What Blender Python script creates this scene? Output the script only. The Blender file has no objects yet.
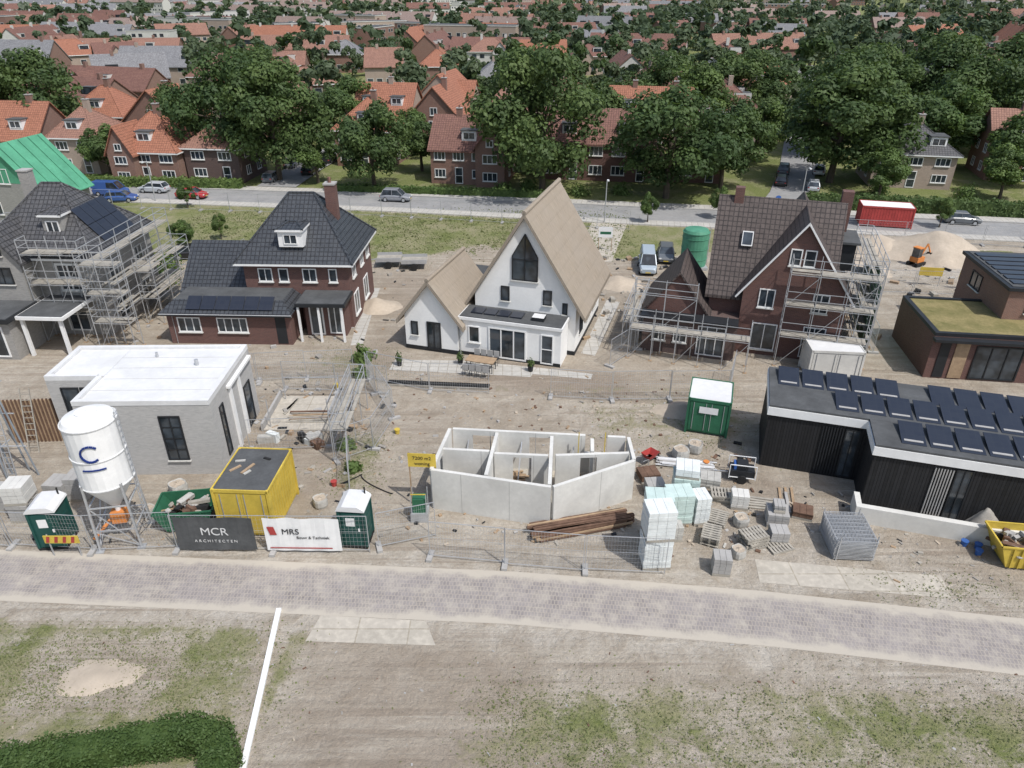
import bpy, math, random
import numpy as np
from mathutils import Vector, Matrix
random.seed(7); rng=np.random.default_rng(7)
R=math.radians; U=random.uniform
scn=bpy.context.scene
COL=scn.collection

# ---------------------------------------------------------------- materials
def newmat(name):
    m=bpy.data.materials.new(name); m.use_nodes=True
    n=m.node_tree.nodes; b=n['Principled BSDF']
    return m,n,m.node_tree.links,b
def mixc(n,l,f,a,b,blend='MIX'):
    x=n.new('ShaderNodeMix'); x.data_type='RGBA'; x.blend_type=blend
    for s,v in ((0,f),(6,a),(7,b)):
        if isinstance(v,bpy.types.NodeSocket): l.new(v,x.inputs[s])
        elif s==0: x.inputs[0].default_value=v
        else: x.inputs[s].default_value=(v[0],v[1],v[2],1)
    return x.outputs[2]
def noise(n,l,vec,scale,detail=4,rough=.6,dist=0):
    t=n.new('ShaderNodeTexNoise'); t.inputs['Scale'].default_value=scale
    t.inputs['Detail'].default_value=detail; t.inputs['Roughness'].default_value=rough
    t.inputs['Distortion'].default_value=dist
    if vec is not None: l.new(vec,t.inputs['Vector'])
    return t.outputs['Fac']
def mrange(n,l,v,a,b,c=0,d=1):
    t=n.new('ShaderNodeMapRange'); t.inputs[1].default_value=a;t.inputs[2].default_value=b
    t.inputs[3].default_value=c;t.inputs[4].default_value=d; l.new(v,t.inputs[0]); return t.outputs[0]
def math_(n,l,op,a,b=None):
    t=n.new('ShaderNodeMath'); t.operation=op
    for i,v in enumerate((a,b)):
        if v is None: continue
        if isinstance(v,(int,float)): t.inputs[i].default_value=v
        else: l.new(v,t.inputs[i])
    return t.outputs[0]
def bump(n,l,b,h,strength,dist=.02):
    t=n.new('ShaderNodeBump'); t.inputs['Strength'].default_value=strength
    t.inputs['Distance'].default_value=dist; l.new(h,t.inputs['Height']); l.new(t.outputs[0],b.inputs['Normal'])
def sc(c,k): return tuple(min(1,x*k) for x in c)
def mat(name,col,rough=.8,var=.18,scale=1.5,bmp=0,bscale=20,metal=0,spec=.3,col2=None):
    m,n,l,b=newmat(name)
    tc=n.new('ShaderNodeTexCoord'); v=tc.outputs['Object']
    f=mrange(n,l,noise(n,l,v,scale,6,.65),.3,.7)
    c=mixc(n,l,f,sc(col,1-var),col2 or sc(col,1+var))
    f2=mrange(n,l,noise(n,l,v,scale*9,3),.3,.7,0,.35)
    c=mixc(n,l,f2,c,sc(col,1-var*1.5))
    l.new(c,b.inputs['Base Color'])
    b.inputs['Roughness'].default_value=rough; b.inputs['Metallic'].default_value=metal
    b.inputs['Specular IOR Level'].default_value=spec
    if bmp: bump(n,l,b,noise(n,l,v,bscale,4),bmp,.03)
    return m
def brickm(name,c1,c2,mortar,bw=.22,rh=.065,ms=.012,rough=.85,off=.5,bmp=.3,bd=.02,spec=.25,streak=.25):
    m,n,l,b=newmat(name)
    uv=n.new('ShaderNodeUVMap').outputs[0]
    t=n.new('ShaderNodeTexBrick'); l.new(uv,t.inputs['Vector']); t.offset=off
    t.inputs['Color1'].default_value=(*c1,1);t.inputs['Color2'].default_value=(*c2,1);t.inputs['Mortar'].default_value=(*mortar,1)
    t.inputs['Scale'].default_value=1;t.inputs['Mortar Size'].default_value=ms
    t.inputs['Brick Width'].default_value=bw;t.inputs['Row Height'].default_value=rh
    f=mrange(n,l,noise(n,l,uv,.7,6,.7),.3,.7,0,streak)
    c=mixc(n,l,f,t.outputs['Color'],sc(c1,.45))
    f=mrange(n,l,noise(n,l,uv,3.5,3,.6),.45,.75,0,streak)
    c=mixc(n,l,f,c,sc(c2,1.5))
    l.new(c,b.inputs['Base Color']); b.inputs['Roughness'].default_value=rough
    b.inputs['Specular IOR Level'].default_value=spec
    if bmp:
        inv=math_(n,l,'SUBTRACT',1.0,t.outputs['Fac']); bump(n,l,b,inv,bmp,bd)
    return m
def leafm(name,c1,c2,scale=.5):
    m,n,l,b=newmat(name)
    tc=n.new('ShaderNodeTexCoord'); oi=n.new('ShaderNodeObjectInfo')
    f=mrange(n,l,noise(n,l,tc.outputs['Object'],scale,5,.7),.3,.7)
    c=mixc(n,l,f,c1,c2)
    c=mixc(n,l,math_(n,l,'MULTIPLY',oi.outputs['Random'],.6),c,(c1[0]*.75,c1[1]*.85,c1[2]*.9))
    l.new(c,b.inputs['Base Color']); b.inputs['Roughness'].default_value=.6
    b.inputs['Specular IOR Level'].default_value=.25
    tr=n.new('ShaderNodeBsdfTranslucent'); l.new(mixc(n,l,.5,c,(c2[0]*1.4,c2[1]*1.5,c2[2]*.8)),tr.inputs['Color'])
    mx=n.new('ShaderNodeMixShader'); mx.inputs[0].default_value=.28
    out=[x for x in n if x.type=='OUTPUT_MATERIAL'][0]
    l.new(b.outputs[0],mx.inputs[1]); l.new(tr.outputs[0],mx.inputs[2]); l.new(mx.outputs[0],out.inputs['Surface'])
    return m
def glassm(name,col=(.02,.025,.03)):
    m,n,l,b=newmat(name)
    tc=n.new('ShaderNodeTexCoord')
    f=mrange(n,l,noise(n,l,tc.outputs['Object'],.9,2),.4,.6)
    l.new(mixc(n,l,f,col,sc(col,2.8)),b.inputs['Base Color'])
    b.inputs['Roughness'].default_value=.08; b.inputs['Specular IOR Level'].default_value=.7
    return m

M={}
M['glass']=glassm('window_glass')
M['white']=mat('white_render',(.78,.775,.755),.8,.08,.8,.1,30)
M['wpaint']=mat('white_paint',(.74,.74,.73),.5,.07)
M['lgrey']=mat('light_grey_roofing',(.64,.64,.635),.7,.14,.4)
M['greybrick']=brickm('grey_brick',(.46,.45,.435),(.36,.355,.345),(.42,.41,.395),streak=.12)
M['greybrick2']=brickm('grey_beige_brick',(.34,.325,.305),(.25,.24,.23),(.32,.31,.29),streak=.2)
M['brownbrick']=brickm('brown_brick',(.165,.078,.062),(.11,.053,.045),(.16,.12,.11))
M['redbrick']=brickm('red_brick',(.25,.125,.09),(.19,.09,.068),(.25,.21,.18))
M['darkbrick']=brickm('dark_brick',(.13,.075,.065),(.09,.058,.052),(.14,.12,.11))
M['pinkbrick']=brickm('beige_brick',(.40,.31,.25),(.33,.25,.205),(.38,.33,.28))
M['tdark']=brickm('dark_roof_tiles',(.045,.05,.058),(.06,.065,.072),(.016,.016,.018),.3,.34,.03,.45,0,.9,.05,.5,.35)
M['tgrey']=brickm('grey_roof_tiles',(.075,.075,.08),(.10,.098,.10),(.025,.025,.025),.3,.34,.03,.55,0,.9,.05,.4,.35)
M['tbrown']=brickm('brown_roof_tiles',(.085,.068,.062),(.11,.088,.08),(.03,.025,.025),.3,.34,.03,.6,0,.9,.05,.3,.35)
M['torange']=brickm('orange_roof_tiles',(.40,.18,.115),(.33,.145,.095),(.18,.085,.06),.3,.34,.03,.8,0,.8,.05,.2,.5)
M['torange2']=brickm('faded_orange_tiles',(.35,.195,.145),(.28,.155,.12),(.17,.095,.075),.3,.34,.03,.8,0,.8,.05,.2,.5)
M['tredbrown']=brickm('red_brown_tiles',(.25,.135,.105),(.20,.105,.088),(.11,.065,.055),.3,.34,.03,.8,0,.8,.05,.2,.5)
M['tfar']=brickm('hazed_brown_tiles',(.26,.19,.165),(.30,.225,.195),(.15,.12,.11),.3,.34,.03,.8,0,0,.05,.2,.5)  # brown tiles lightened and desaturated: distance haze painted into the colour
M['tfar2']=brickm('hazed_grey_tiles',(.19,.19,.20),(.24,.24,.25),(.14,.14,.14),.3,.34,.03,.8,0,0,.05,.2,.5)  # grey tiles paled the same way to imitate haze over far roofs
M['flat']=mat('bitumen_roof',(.085,.088,.09),.85,.3,.8)
M['farwhite']=mat('pale_facade',(.52,.51,.48),.8,.1)
M['black']=brickm('black_timber_cladding',(.014,.014,.015),(.024,.024,.026),(.004,.004,.004),.14,40,.012,.7,0,.8,.03,.3,.2)
M['dark']=mat('dark_paint',(.022,.024,.027),.5,.2)
M['concrete']=mat('precast_concrete',(.59,.58,.545),.85,.16,.6,.15,25)
M['concrete2']=mat('grey_concrete',(.36,.35,.335),.9,.15,1.2,.2,25)
M['slab']=brickm('paving_slabs',(.48,.46,.42),(.42,.405,.375),(.28,.255,.21),.6,.6,.025,.9,0,.3,.01,.2,.3)
M['slabpale']=brickm('concrete_road_plates',(.46,.42,.36),(.42,.385,.325),(.32,.285,.225),2.0,1.0,.03,.95,0,.3,.01,.1,.45)
M['wood']=mat('timber',(.35,.25,.16),.8,.25,2.5)
M['woodd']=mat('weathered_timber',(.15,.09,.062),.85,.35,3)
M['plank']=mat('scaffold_boards',(.35,.325,.28),.85,.25,2)
M['steel']=mat('galvanised_steel',(.46,.47,.48),.45,.12,3,metal=.4,spec=.5)
M['steelb']=mat('blue_grey_steel',(.25,.28,.31),.55,.15,3,spec=.5)
M['yellow']=mat('yellow_paint',(.57,.42,.07),.6,.22,1)
M['orange']=mat('orange_paint',(.60,.22,.06),.6,.18)
M['red']=mat('red_paint',(.38,.055,.05),.6,.2)
M['blue']=mat('blue_paint',(.04,.11,.33),.6,.15)
M['navy']=mat('navy_paint',(.01,.03,.16),.5,.1)
M['green']=mat('green_paint',(.03,.13,.07),.6,.28,1)
M['dgreen']=mat('dark_green_plastic',(.014,.07,.06),.5,.18)
M['tankgreen']=mat('tank_green',(.08,.25,.16),.6,.2)
M['tarp']=mat('green_tarpaulin',(.09,.31,.19),.6,.22,.6,.5,3)
M['netting']=mat('green_netting',(.17,.30,.2),.8,.2)
M['rubber']=mat('rubber',(.02,.02,.02),.8,.2)
M['foil']=mat('plastic_wrap',(.67,.70,.69),.4,.12,2,.4,8,spec=.5)
M['foilg']=mat('pale_green_insulation',(.50,.61,.575),.45,.14,2,.3,8)
M['bag']=mat('woven_bag',(.42,.41,.38),.85,.2,3,.5,12)
def thatch():
    m,n,l,b=newmat('thatch')
    uv=n.new('ShaderNodeUVMap').outputs[0]
    mp=n.new('ShaderNodeMapping'); mp.inputs['Scale'].default_value=(14,1.2,1); l.new(uv,mp.inputs[0])
    a=noise(n,l,mp.outputs[0],1,6,.7); bb=noise(n,l,uv,.5,4,.6)
    c=mixc(n,l,mrange(n,l,a,.3,.7),(.21,.175,.135),(.37,.315,.25))
    c=mixc(n,l,mrange(n,l,bb,.35,.7,0,.6),c,(.31,.27,.225))
    sx=n.new('ShaderNodeSeparateXYZ'); l.new(uv,sx.inputs[0])
    w=n.new('ShaderNodeMath'); w.operation='FRACT'; l.new(math_(n,l,'MULTIPLY',sx.outputs[1],1.1),w.inputs[0])
    c=mixc(n,l,mrange(n,l,w.outputs[0],.0,.25,.16,0),c,(.17,.14,.11))
    l.new(c,b.inputs['Base Color']); b.inputs['Roughness'].default_value=.95; b.inputs['Specular IOR Level'].default_value=.1
    bump(n,l,b,a,.7,.05); return m
M['thatch']=thatch()
def solar():
    m,n,l,b=newmat('solar_panel')
    uv=n.new('ShaderNodeUVMap').outputs[0]
    t=n.new('ShaderNodeTexBrick'); l.new(uv,t.inputs['Vector']); t.offset=0
    t.inputs['Color1'].default_value=(.020,.024,.036,1);t.inputs['Color2'].default_value=(.024,.028,.04,1);t.inputs['Mortar'].default_value=(.032,.036,.045,1)
    t.inputs['Scale'].default_value=1;t.inputs['Mortar Size'].default_value=.008
    t.inputs['Brick Width'].default_value=.33;t.inputs['Row Height'].default_value=.33
    l.new(t.outputs['Color'],b.inputs['Base Color']); b.inputs['Roughness'].default_value=.28; b.inputs['Specular IOR Level'].default_value=.5
    return m
M['solar']=solar()
M['leafA']=leafm('foliage_dark',(.045,.078,.028),(.092,.132,.045))
M['leafB']=leafm('foliage_mid',(.065,.105,.034),(.125,.172,.057))
M['leafC']=leafm('foliage_fresh',(.09,.14,.04),(.165,.225,.07))
M['leafF']=leafm('foliage_distant_hazed',(.072,.102,.055),(.13,.162,.085),.04)  # lighter, duller green: air haze on distant trees is painted in
M['leafG']=leafm('foliage_far_hazed',(.11,.135,.10),(.165,.195,.135),.01)  # palest greyed green, stronger painted haze for the farthest trees
M['hedge']=leafm('hedge_leaves',(.06,.10,.028),(.125,.18,.055),1.5)
M['weed']=leafm('weed_leaves',(.13,.15,.055),(.22,.24,.11),1.2)
M['bark']=mat('bark',(.10,.08,.06),.9,.3,2,.5,10)
M['sedum']=mat('sedum_roof',(.24,.23,.08),.95,.45,.9,.6,12,col2=(.31,.25,.12))
M['kerb']=mat('kerb_stone',(.36,.35,.33),.9,.12,1)
M['sandp']=mat('sand_pile',(.43,.365,.29),.95,.2,.6,.6,6)
M['gravel']=mat('rubble',(.30,.28,.25),.95,.25,3)

# ---------------------------------------------------------------- mesh builder
class MB:
    def __init__(s): s.v=[];s.f=[];s.m=[];s.mats=[];s.M=Matrix.Identity(4)
    def mi(s,k):
        m=M[k] if isinstance(k,str) else k
        if m not in s.mats: s.mats.append(m)
        return s.mats.index(m)
    def add(s,pts,faces,k):
        b=len(s.v); Mx=s.M
        s.v+= [tuple(Mx@Vector(p)) for p in pts]
        i=s.mi(k)
        for f in faces: s.f.append(tuple(b+j for j in f)); s.m.append(i)
    def poly(s,pts,k): s.add(pts,[tuple(range(len(pts)))],k)
    def box(s,x0,x1,y0,y1,z0,z1,k,top=None):
        p=[(x0,y0,z0),(x1,y0,z0),(x1,y1,z0),(x0,y1,z0),(x0,y0,z1),(x1,y0,z1),(x1,y1,z1),(x0,y1,z1)]
        s.add(p,[(3,2,1,0),(0,1,5,4),(1,2,6,5),(2,3,7,6),(3,0,4,7)],k)
        s.add(p,[(4,5,6,7)],top or k)
    def rbox(s,cx,cy,z0,sx,sy,sz,ang,k,tilt=0,top=None):
        o=s.M; s.M=o@Matrix.Translation((cx,cy,z0))@Matrix.Rotation(ang,4,'Z')@Matrix.Rotation(tilt,4,'X')
        s.box(-sx/2,sx/2,-sy/2,sy/2,0,sz,k,top); s.M=o
    def tube(s,p0,p1,r0,r1=None,k='steel',n=4,cap=False):
        r1=r0 if r1 is None else r1
        p0=Vector(p0);p1=Vector(p1); d=(p1-p0)
        if d.length<1e-6: return
        d.normalize(); a=Vector((0,0,1)) if abs(d.z)<.9 else Vector((1,0,0))
        t=d.cross(a).normalized(); b=d.cross(t)
        pts=[]
        for i in range(n):
            an=2*math.pi*(i+.5)/n; o=t*math.cos(an)+b*math.sin(an)
            pts+= [tuple(p0+o*r0),tuple(p1+o*r1)]
        fs=[(2*i,2*i+1,2*((i+1)%n)+1,2*((i+1)%n)) for i in range(n)]
        if cap: fs+=[tuple(2*i for i in range(n)),tuple(2*i+1 for i in reversed(range(n)))]
        s.add(pts,fs,k)
    def prism(s,prof,a,b,axis,k,kcap=None):
        n=len(prof)
        f=(lambda t,h,z:(h,t,z)) if axis=='y' else (lambda t,h,z:(t,h,z))
        pts=[f(a,h,z) for h,z in prof]+[f(b,h,z) for h,z in prof]
        s.add(pts,[(i,(i+1)%n,n+(i+1)%n,n+i) for i in range(n)],k)
        s.add(pts,[tuple(range(n))[::-1],tuple(range(n,2*n))],kcap or k)
    def make(s,name,parent=None,loc=(0,0,0),rot=0,smooth=False,bevel=0):
        me=bpy.data.meshes.new(name); me.from_pydata(s.v,[],s.f)
        for m in s.mats: me.materials.append(m)
        me.polygons.foreach_set('material_index',s.m)
        uvl=me.uv_layers.new(name='UVMap'); uv=[0.0]*(2*len(me.loops)); vs=s.v
        for p in me.polygons:
            nx,ny,nz=p.normal
            h=math.hypot(nx,ny)
            if h<.05: t=(1,0,0); b=(0,1,0)
            else:
                t=(-ny/h,nx/h,0); b=(-nz*t[1],nz*t[0],h)
            for li,vi in zip(p.loop_indices,p.vertices):
                x,y,z=vs[vi]; uv[2*li]=x*t[0]+y*t[1]; uv[2*li+1]=x*b[0]+y*b[1]+z*b[2]
        uvl.data.foreach_set('uv',uv)
        if smooth: me.polygons.foreach_set('use_smooth',[True]*len(me.polygons))
        me.update()
        ob=bpy.data.objects.new(name,me); COL.objects.link(ob)
        ob.location=loc; ob.rotation_euler=(0,0,rot)
        if parent: ob.parent=parent
        if bevel:
            md=ob.modifiers.new('bevel','BEVEL'); md.width=bevel; md.segments=2; md.limit_method='ANGLE'
        return ob
def empty(name,loc,rot=0):
    e=bpy.data.objects.new(name,None); COL.objects.link(e); e.location=loc; e.rotation_euler=(0,0,rot); e.empty_display_size=.5
    return e
def quads_mesh(name,Q,mi,mats):
    N=len(Q); me=bpy.data.meshes.new(name)
    me.vertices.add(4*N); me.vertices.foreach_set('co',Q.reshape(-1).astype(np.float32))
    me.loops.add(4*N); me.loops.foreach_set('vertex_index',np.arange(4*N,dtype=np.int32))
    me.polygons.add(N); me.polygons.foreach_set('loop_start',np.arange(0,4*N,4,dtype=np.int32))
    for m in mats: me.materials.append(m)
    me.polygons.foreach_set('material_index',np.asarray(mi,dtype=np.int32))
    me.update(calc_edges=True); return me
def obj(name,me,loc=(0,0,0),rot=0,s=1):
    o=bpy.data.objects.new(name,me); COL.objects.link(o); o.location=loc; o.rotation_euler=(0,0,rot)
    o.scale=(s,s,s) if not isinstance(s,tuple) else s
    return o
def text(body,size,loc,m,parent,rot=(R(90),0,0),name='lettering',align='CENTER'):
    c=bpy.data.curves.new(name,'FONT'); c.body=body; c.size=size; c.extrude=.004; c.align_x=align
    c.materials.append(M[m]); o=bpy.data.objects.new(name,c); COL.objects.link(o)
    o.location=loc; o.rotation_euler=rot; o.parent=parent; return o

# ---------------------------------------------------------------- foliage
def unit(a): return a/np.maximum(np.linalg.norm(a,axis=1,keepdims=True),1e-9)
def leaf_quads(C,Nn,size,g=rng):
    Nn=unit(Nn); t=unit(np.cross(Nn,g.normal(size=C.shape))); b=np.cross(Nn,t)
    s=(size*g.uniform(.6,1.3,len(C)))[:,None]
    return np.stack([C-t*s,C-b*s*.62,C+t*s,C+b*s*.62],1)
def tube_quads(p0,p1,r0,r1,n=5):
    mb=MB(); mb.tube(p0,p1,r0,r1,'bark',n); v=np.array(mb.v); return v[np.array(mb.f)]
def tree_arrays(seed,H,Rr,ncl,lper,leaf,base=.22,limbs=12,squash=1.0):
    g=np.random.default_rng(seed); Q=[];mi=[]
    zc=H*(base+1)/2; Hc=H*(1-base)/2*squash
    cents=[]
    for k in range(ncl):
        d=g.normal(size=3); d/=np.linalg.norm(d); f=g.uniform(.3,.84)
        if k>ncl*.35: f=g.uniform(.62,.92)
        taper=1-.25*max(0,d[2])
        c=np.array([Rr*f*d[0]*taper,Rr*f*d[1]*taper,zc+Hc*f*d[2]]); cents.append(c)
        cr=Rr*g.uniform(.15,.33); n=int(lper*(cr/(Rr*.25))**2)
        D=unit(g.normal(size=(n,3))); D=D[(D[:,2]>-.55)|(g.uniform(size=n)<.3)]
        P=c+D*(cr*g.uniform(.62,1.12,len(D)))[:,None]*np.array([1,1,.78])
        Q.append(leaf_quads(P,D+.75*g.normal(size=D.shape)*.6+np.array([0,0,.25]),leaf,g))
        mi.append(np.zeros(len(D),int) if g.uniform()<.6 else np.full(len(D),1))
    tr=H*.022+.08
    T=[tube_quads((0,0,0),(g.uniform(-.3,.3),g.uniform(-.3,.3),H*.5),tr,tr*.5,7)]
    for c in cents[:limbs]:
        z=H*g.uniform(.25,.5); T.append(tube_quads((0,0,z),tuple(c),tr*.4,tr*.08))
    T=np.concatenate(T); Q.append(T); mi.append(np.full(len(T),2))
    return np.concatenate(Q),np.concatenate(mi)
TREES=[]
for i,(H,Rr,nc,lp,lf) in enumerate([(15,8,56,320,.27),(15,7.2,48,320,.27),(12,6,40,320,.25),(10,4.3,34,280,.22),(15,7.6,52,320,.27)]):
    Q,mi=tree_arrays(100+i,H,Rr,nc,lp,lf,base=.14 if i!=3 else .2)
    me=quads_mesh('tree_%d'%i,Q,mi,[M['leafA'],M['leafB'],M['bark']]); TREES.append((me,H,Rr))
me2=TREES[3][0].copy(); me2.materials[0]=M['leafB']; me2.materials[1]=M['leafC']; TREES.append((me2,10,4.3))
me2=TREES[2][0].copy(); me2.materials[0]=M['leafB']; me2.materials[1]=M['leafC']; TREES.append((me2,12,6))
def tree(name,x,y,h,r,k,rot=None):
    me,H,Rr=TREES[k]; return obj(name,me,(x,y,0),U(0,6.28) if rot is None else rot,(r/Rr,r/Rr,h/H))
def hedge(name,pts,w,h,mt,leaf=.12,dens=60):
    Q=[]
    for (x0,y0),(x1,y1) in zip(pts[:-1],pts[1:]):
        L=math.hypot(x1-x0,y1-y0); n=int(dens*L*(2*h+w))
        a=rng.uniform(-.3/L,1+.3/L,n); side=rng.uniform(0,2*h+w,n)
        ox=np.where(side<h,-w/2,np.where(side>h+w,w/2,side-h-w/2))
        oz=np.where(side<h,side,np.where(side>h+w,2*h+w-side,h))
        nn=np.stack([np.where(side<h,-1,np.where(side>h+w,1,0)),np.zeros(n),np.where((side>=h)&(side<=h+w),1,.2)],1).astype(float)
        dx,dy=(x1-x0)/L,(y1-y0)/L; px,py=dy,-dx
        bul=1+.12*np.sin(a*L*2.1)+.08*np.sin(a*L*5+1)
        j=rng.normal(size=(n,3))*.055
        P=np.stack([x0+dx*a*L+px*ox*bul,y0+dy*a*L+py*ox*bul,oz*(.96+.07*np.sin(a*L*3.3)+.04*np.sin(a*L*9))],1)+j
        NN=np.stack([px*nn[:,0],py*nn[:,0],nn[:,2]],1)+rng.normal(size=(n,3))*.5
        Q.append(leaf_quads(P,NN,leaf))
        mb=MB(); ang=math.atan2(dy,dx); mb.rbox((x0+x1)/2,(y0+y1)/2,0,L,w*.84,h*.88,ang,'bark')
        v=np.array(mb.v); Q.append(v[np.array(mb.f)])
    Q=np.concatenate(Q); me=quads_mesh(name,Q,np.zeros(len(Q)),[M[mt]]); return obj(name,me)
def shrub(name,x,y,r,h,mt='leafB',n=700,leaf=.13):
    D=unit(rng.normal(size=(n,3))); D[:,2]=np.abs(D[:,2])
    lob=1+.3*np.sin(D[:,0]*5+x)*np.cos(D[:,1]*4+y)
    P=D*np.array([r,r,h])*(rng.uniform(.4,1.05,n)*lob)[:,None]+np.array([0,0,.05])
    me=quads_mesh(name,leaf_quads(P,D+.5*rng.normal(size=D.shape),leaf),np.zeros(n),[M[mt]])
    return obj(name,me,(x,y,0))

# ---------------------------------------------------------------- ground
def pdist(px,py,poly):
    n=len(poly); d=np.full(px.shape,1e9); ins=np.zeros(px.shape,bool)
    for i in range(n):
        x0,y0=poly[i]; x1,y1=poly[(i+1)%n]
        ex,ey=x1-x0,y1-y0; t=np.clip(((px-x0)*ex+(py-y0)*ey)/(ex*ex+ey*ey),0,1)
        d=np.minimum(d,np.hypot(px-x0-t*ex,py-y0-t*ey))
        c=((y0>py)!=(y1>py)); xx=x0+(py-y0)*ex/(ey if ey else 1e-9); ins^=c&(px<xx)
    return np.where(ins,-d,d)
def ldist(px,py,pts):
    d=np.full(px.shape,1e9)
    for (x0,y0),(x1,y1) in zip(pts[:-1],pts[1:]):
        ex,ey=x1-x0,y1-y0; t=np.clip(((px-x0)*ex+(py-y0)*ey)/(ex*ex+ey*ey),0,1)
        d=np.minimum(d,np.hypot(px-x0-t*ex,py-y0-t*ey))
    return d
ROAD=[(-60,25.6),(-40,24.3),(-22,23.0),(-10,22.3),(0,21.7),(10,20.6),(20,19.1),(40,15.5),(60,11)]
STREET=[(-200,103),(-110,94),(-49.5,87.5),(-12.8,82.8),(13.8,77.9),(35.6,74.6),(52,71.8),(120,58),(220,35)]
xs=np.concatenate([[-6000,-2500,-1000,-400,-200,-120,-90],np.arange(-70,70.1,.5),[90,120,200,400,1000,2500,6000]])
ys=np.concatenate([[-500,-100,-20,0],np.arange(8,100.1,.5),[105,112,130,160,200,300,500,1000,2500,8000]])
GX,GY=np.meshgrid(xs,ys); nx,ny=len(xs),len(ys)
veg=np.full(GX.shape,.15); lush=np.full(GX.shape,.2); pale=np.full(GX.shape,.25); dark=np.zeros(GX.shape)
def zone(arr,poly,val,soft=1.0):
    d=pdist(GX,GY,poly); w=np.clip(.5-d/soft,0,1); arr[:]=arr*(1-w)+val*w
zone(veg,[(-60,21.2),(-9.5,20.7),(-8.8,8),(-60,8)],.58); zone(lush,[(-60,21.3),(-9.5,20.9),(-8.8,8),(-60,8)],.3)
zone(veg,[(-17.5,19.2),(-13,19.3),(-12.8,16.8),(-17,16.6)],.2,1.5)
zone(veg,[(-2,17.6),(8,18.3),(24,16.4),(30,8),(-3.5,8)],.48,3); zone(veg,[(1,16.8),(6,17.2),(5,14.6),(0,15.2)],.6,1.5)
zone(veg,[(9,17),(22,16.5),(22,14),(10,15)],.59,2)
zone(lush,[(-1,16.5),(22,16.5),(22,12),(-2,12)],.4,3)
zone(veg,[(-9,20.6),(-7.6,20.4),(-8.2,16),(-8.9,16)],.6,.8)
zone(veg,[(4,37.5),(12,38.5),(15,35),(10,31.5),(4,33.5)],.48,2)
zone(veg,[(-10,34),(-7,34.5),(-6.3,28.5),(-9,28.5)],.52,1.5)
zone(veg,[(14.5,23.3),(21,22),(21,20.8),(14.5,22.4)],.5,1)
zone(veg,[(-2,40),(14,39.5),(14,38),(-2,38.5)],.46,1)
zone(veg,[(-14,44.5),(-8.5,45.5),(-8.5,40),(-13.5,41)],.47,2)
F=[(-46,84.5),(-37,83),(-14,79),(13.6,74),(24,72),(21,66),(12,62.5),(2,64.5),(-3,67),(-9,63),(-16,61.5),(-24,64),(-30,62),(-34,66)]
zone(veg,F,.74,2); zone(lush,F,.38,2)
F2=[(42,66),(47,65.5),(44,56),(38.5,57)]; zone(veg,F2,.8,1.5); zone(lush,F2,.6,1.5)
F3=[(-90,87),(-44,83),(-33,64),(-39,52),(-90,50)]; zone(veg,F3,.8,3); zone(lush,F3,.6,3)
N_=[(-6000,600),(-200,106)]+[(x,y+3.4) for x,y in STREET[1:-1]]+[(220,40),(6000,-300),(6000,9000),(-6000,9000)]
zone(veg,N_,.9,1.5); zone(lush,N_,.6,1.5)
dr=ldist(GX,GY,ROAD); w=np.clip(1.35-np.abs(dr-1.7)/1.1,0,1); pale=np.maximum(pale,w*.9); veg*=np.clip((dr-1.3)/1.2,.15,1)
zone(pale,[(-24,28),(7,26.8),(18,25.5),(20,22),(-24,24.5)],.75,2)
zone(pale,[(28,68),(45,66),(41,57),(30,56)],.7,4); zone(veg,[(26,69),(43,66),(39,56),(28,56)],.06,2)
zone(dark,[(-1.5,43),(7,41),(8,37.5),(0,38.8),(-3,40)],.85,1.5)
zone(dark,[(-13,43),(-9,46),(-7,42),(-12,40)],.65,2); zone(dark,[(7,60),(14,61),(15,50),(9,48)],.55,4)
zone(dark,[(-5.5,18.5),(-2,19.4),(-.5,18),(-4,17)],.75,1.2); zone(dark,[(-12,60),(-7,61),(-6,52),(-10,50)],.5,3)
zone(dark,[(-7,19.3),(0,19),(3,13),(-7.5,12)],.4,2); zone(dark,[(10.5,30.5),(14,29.6),(13.5,27),(10.5,27.6)],.5,1)
zone(dark,[(-17,29.5),(-9,30),(-8,25.5),(-17,25.5)],.4,2); zone(dark,[(18,26),(24,25),(24,22.5),(18,23.5)],.6,1.5)
zone(dark,[(7.5,28),(10.5,27),(10,24),(7.5,24.5)],.45,1.2); zone(dark,[(-15,39),(-9,39.5),(-8,30),(-14,32)],.5,1.5)
verts=np.stack([GX,GY,np.zeros(GX.shape)],-1).reshape(-1,3)
faces=[(j*nx+i,j*nx+i+1,(j+1)*nx+i+1,(j+1)*nx+i) for j in range(ny-1) for i in range(nx-1)]
me=bpy.data.meshes.new('ground'); me.from_pydata(verts.tolist(),[],faces)
for nm,a in (('veg',veg),('lush',lush),('pale',pale),('dark',dark)):
    at=me.attributes.new(nm,'FLOAT','POINT'); at.data.foreach_set('value',a.reshape(-1).astype(np.float32))
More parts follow.
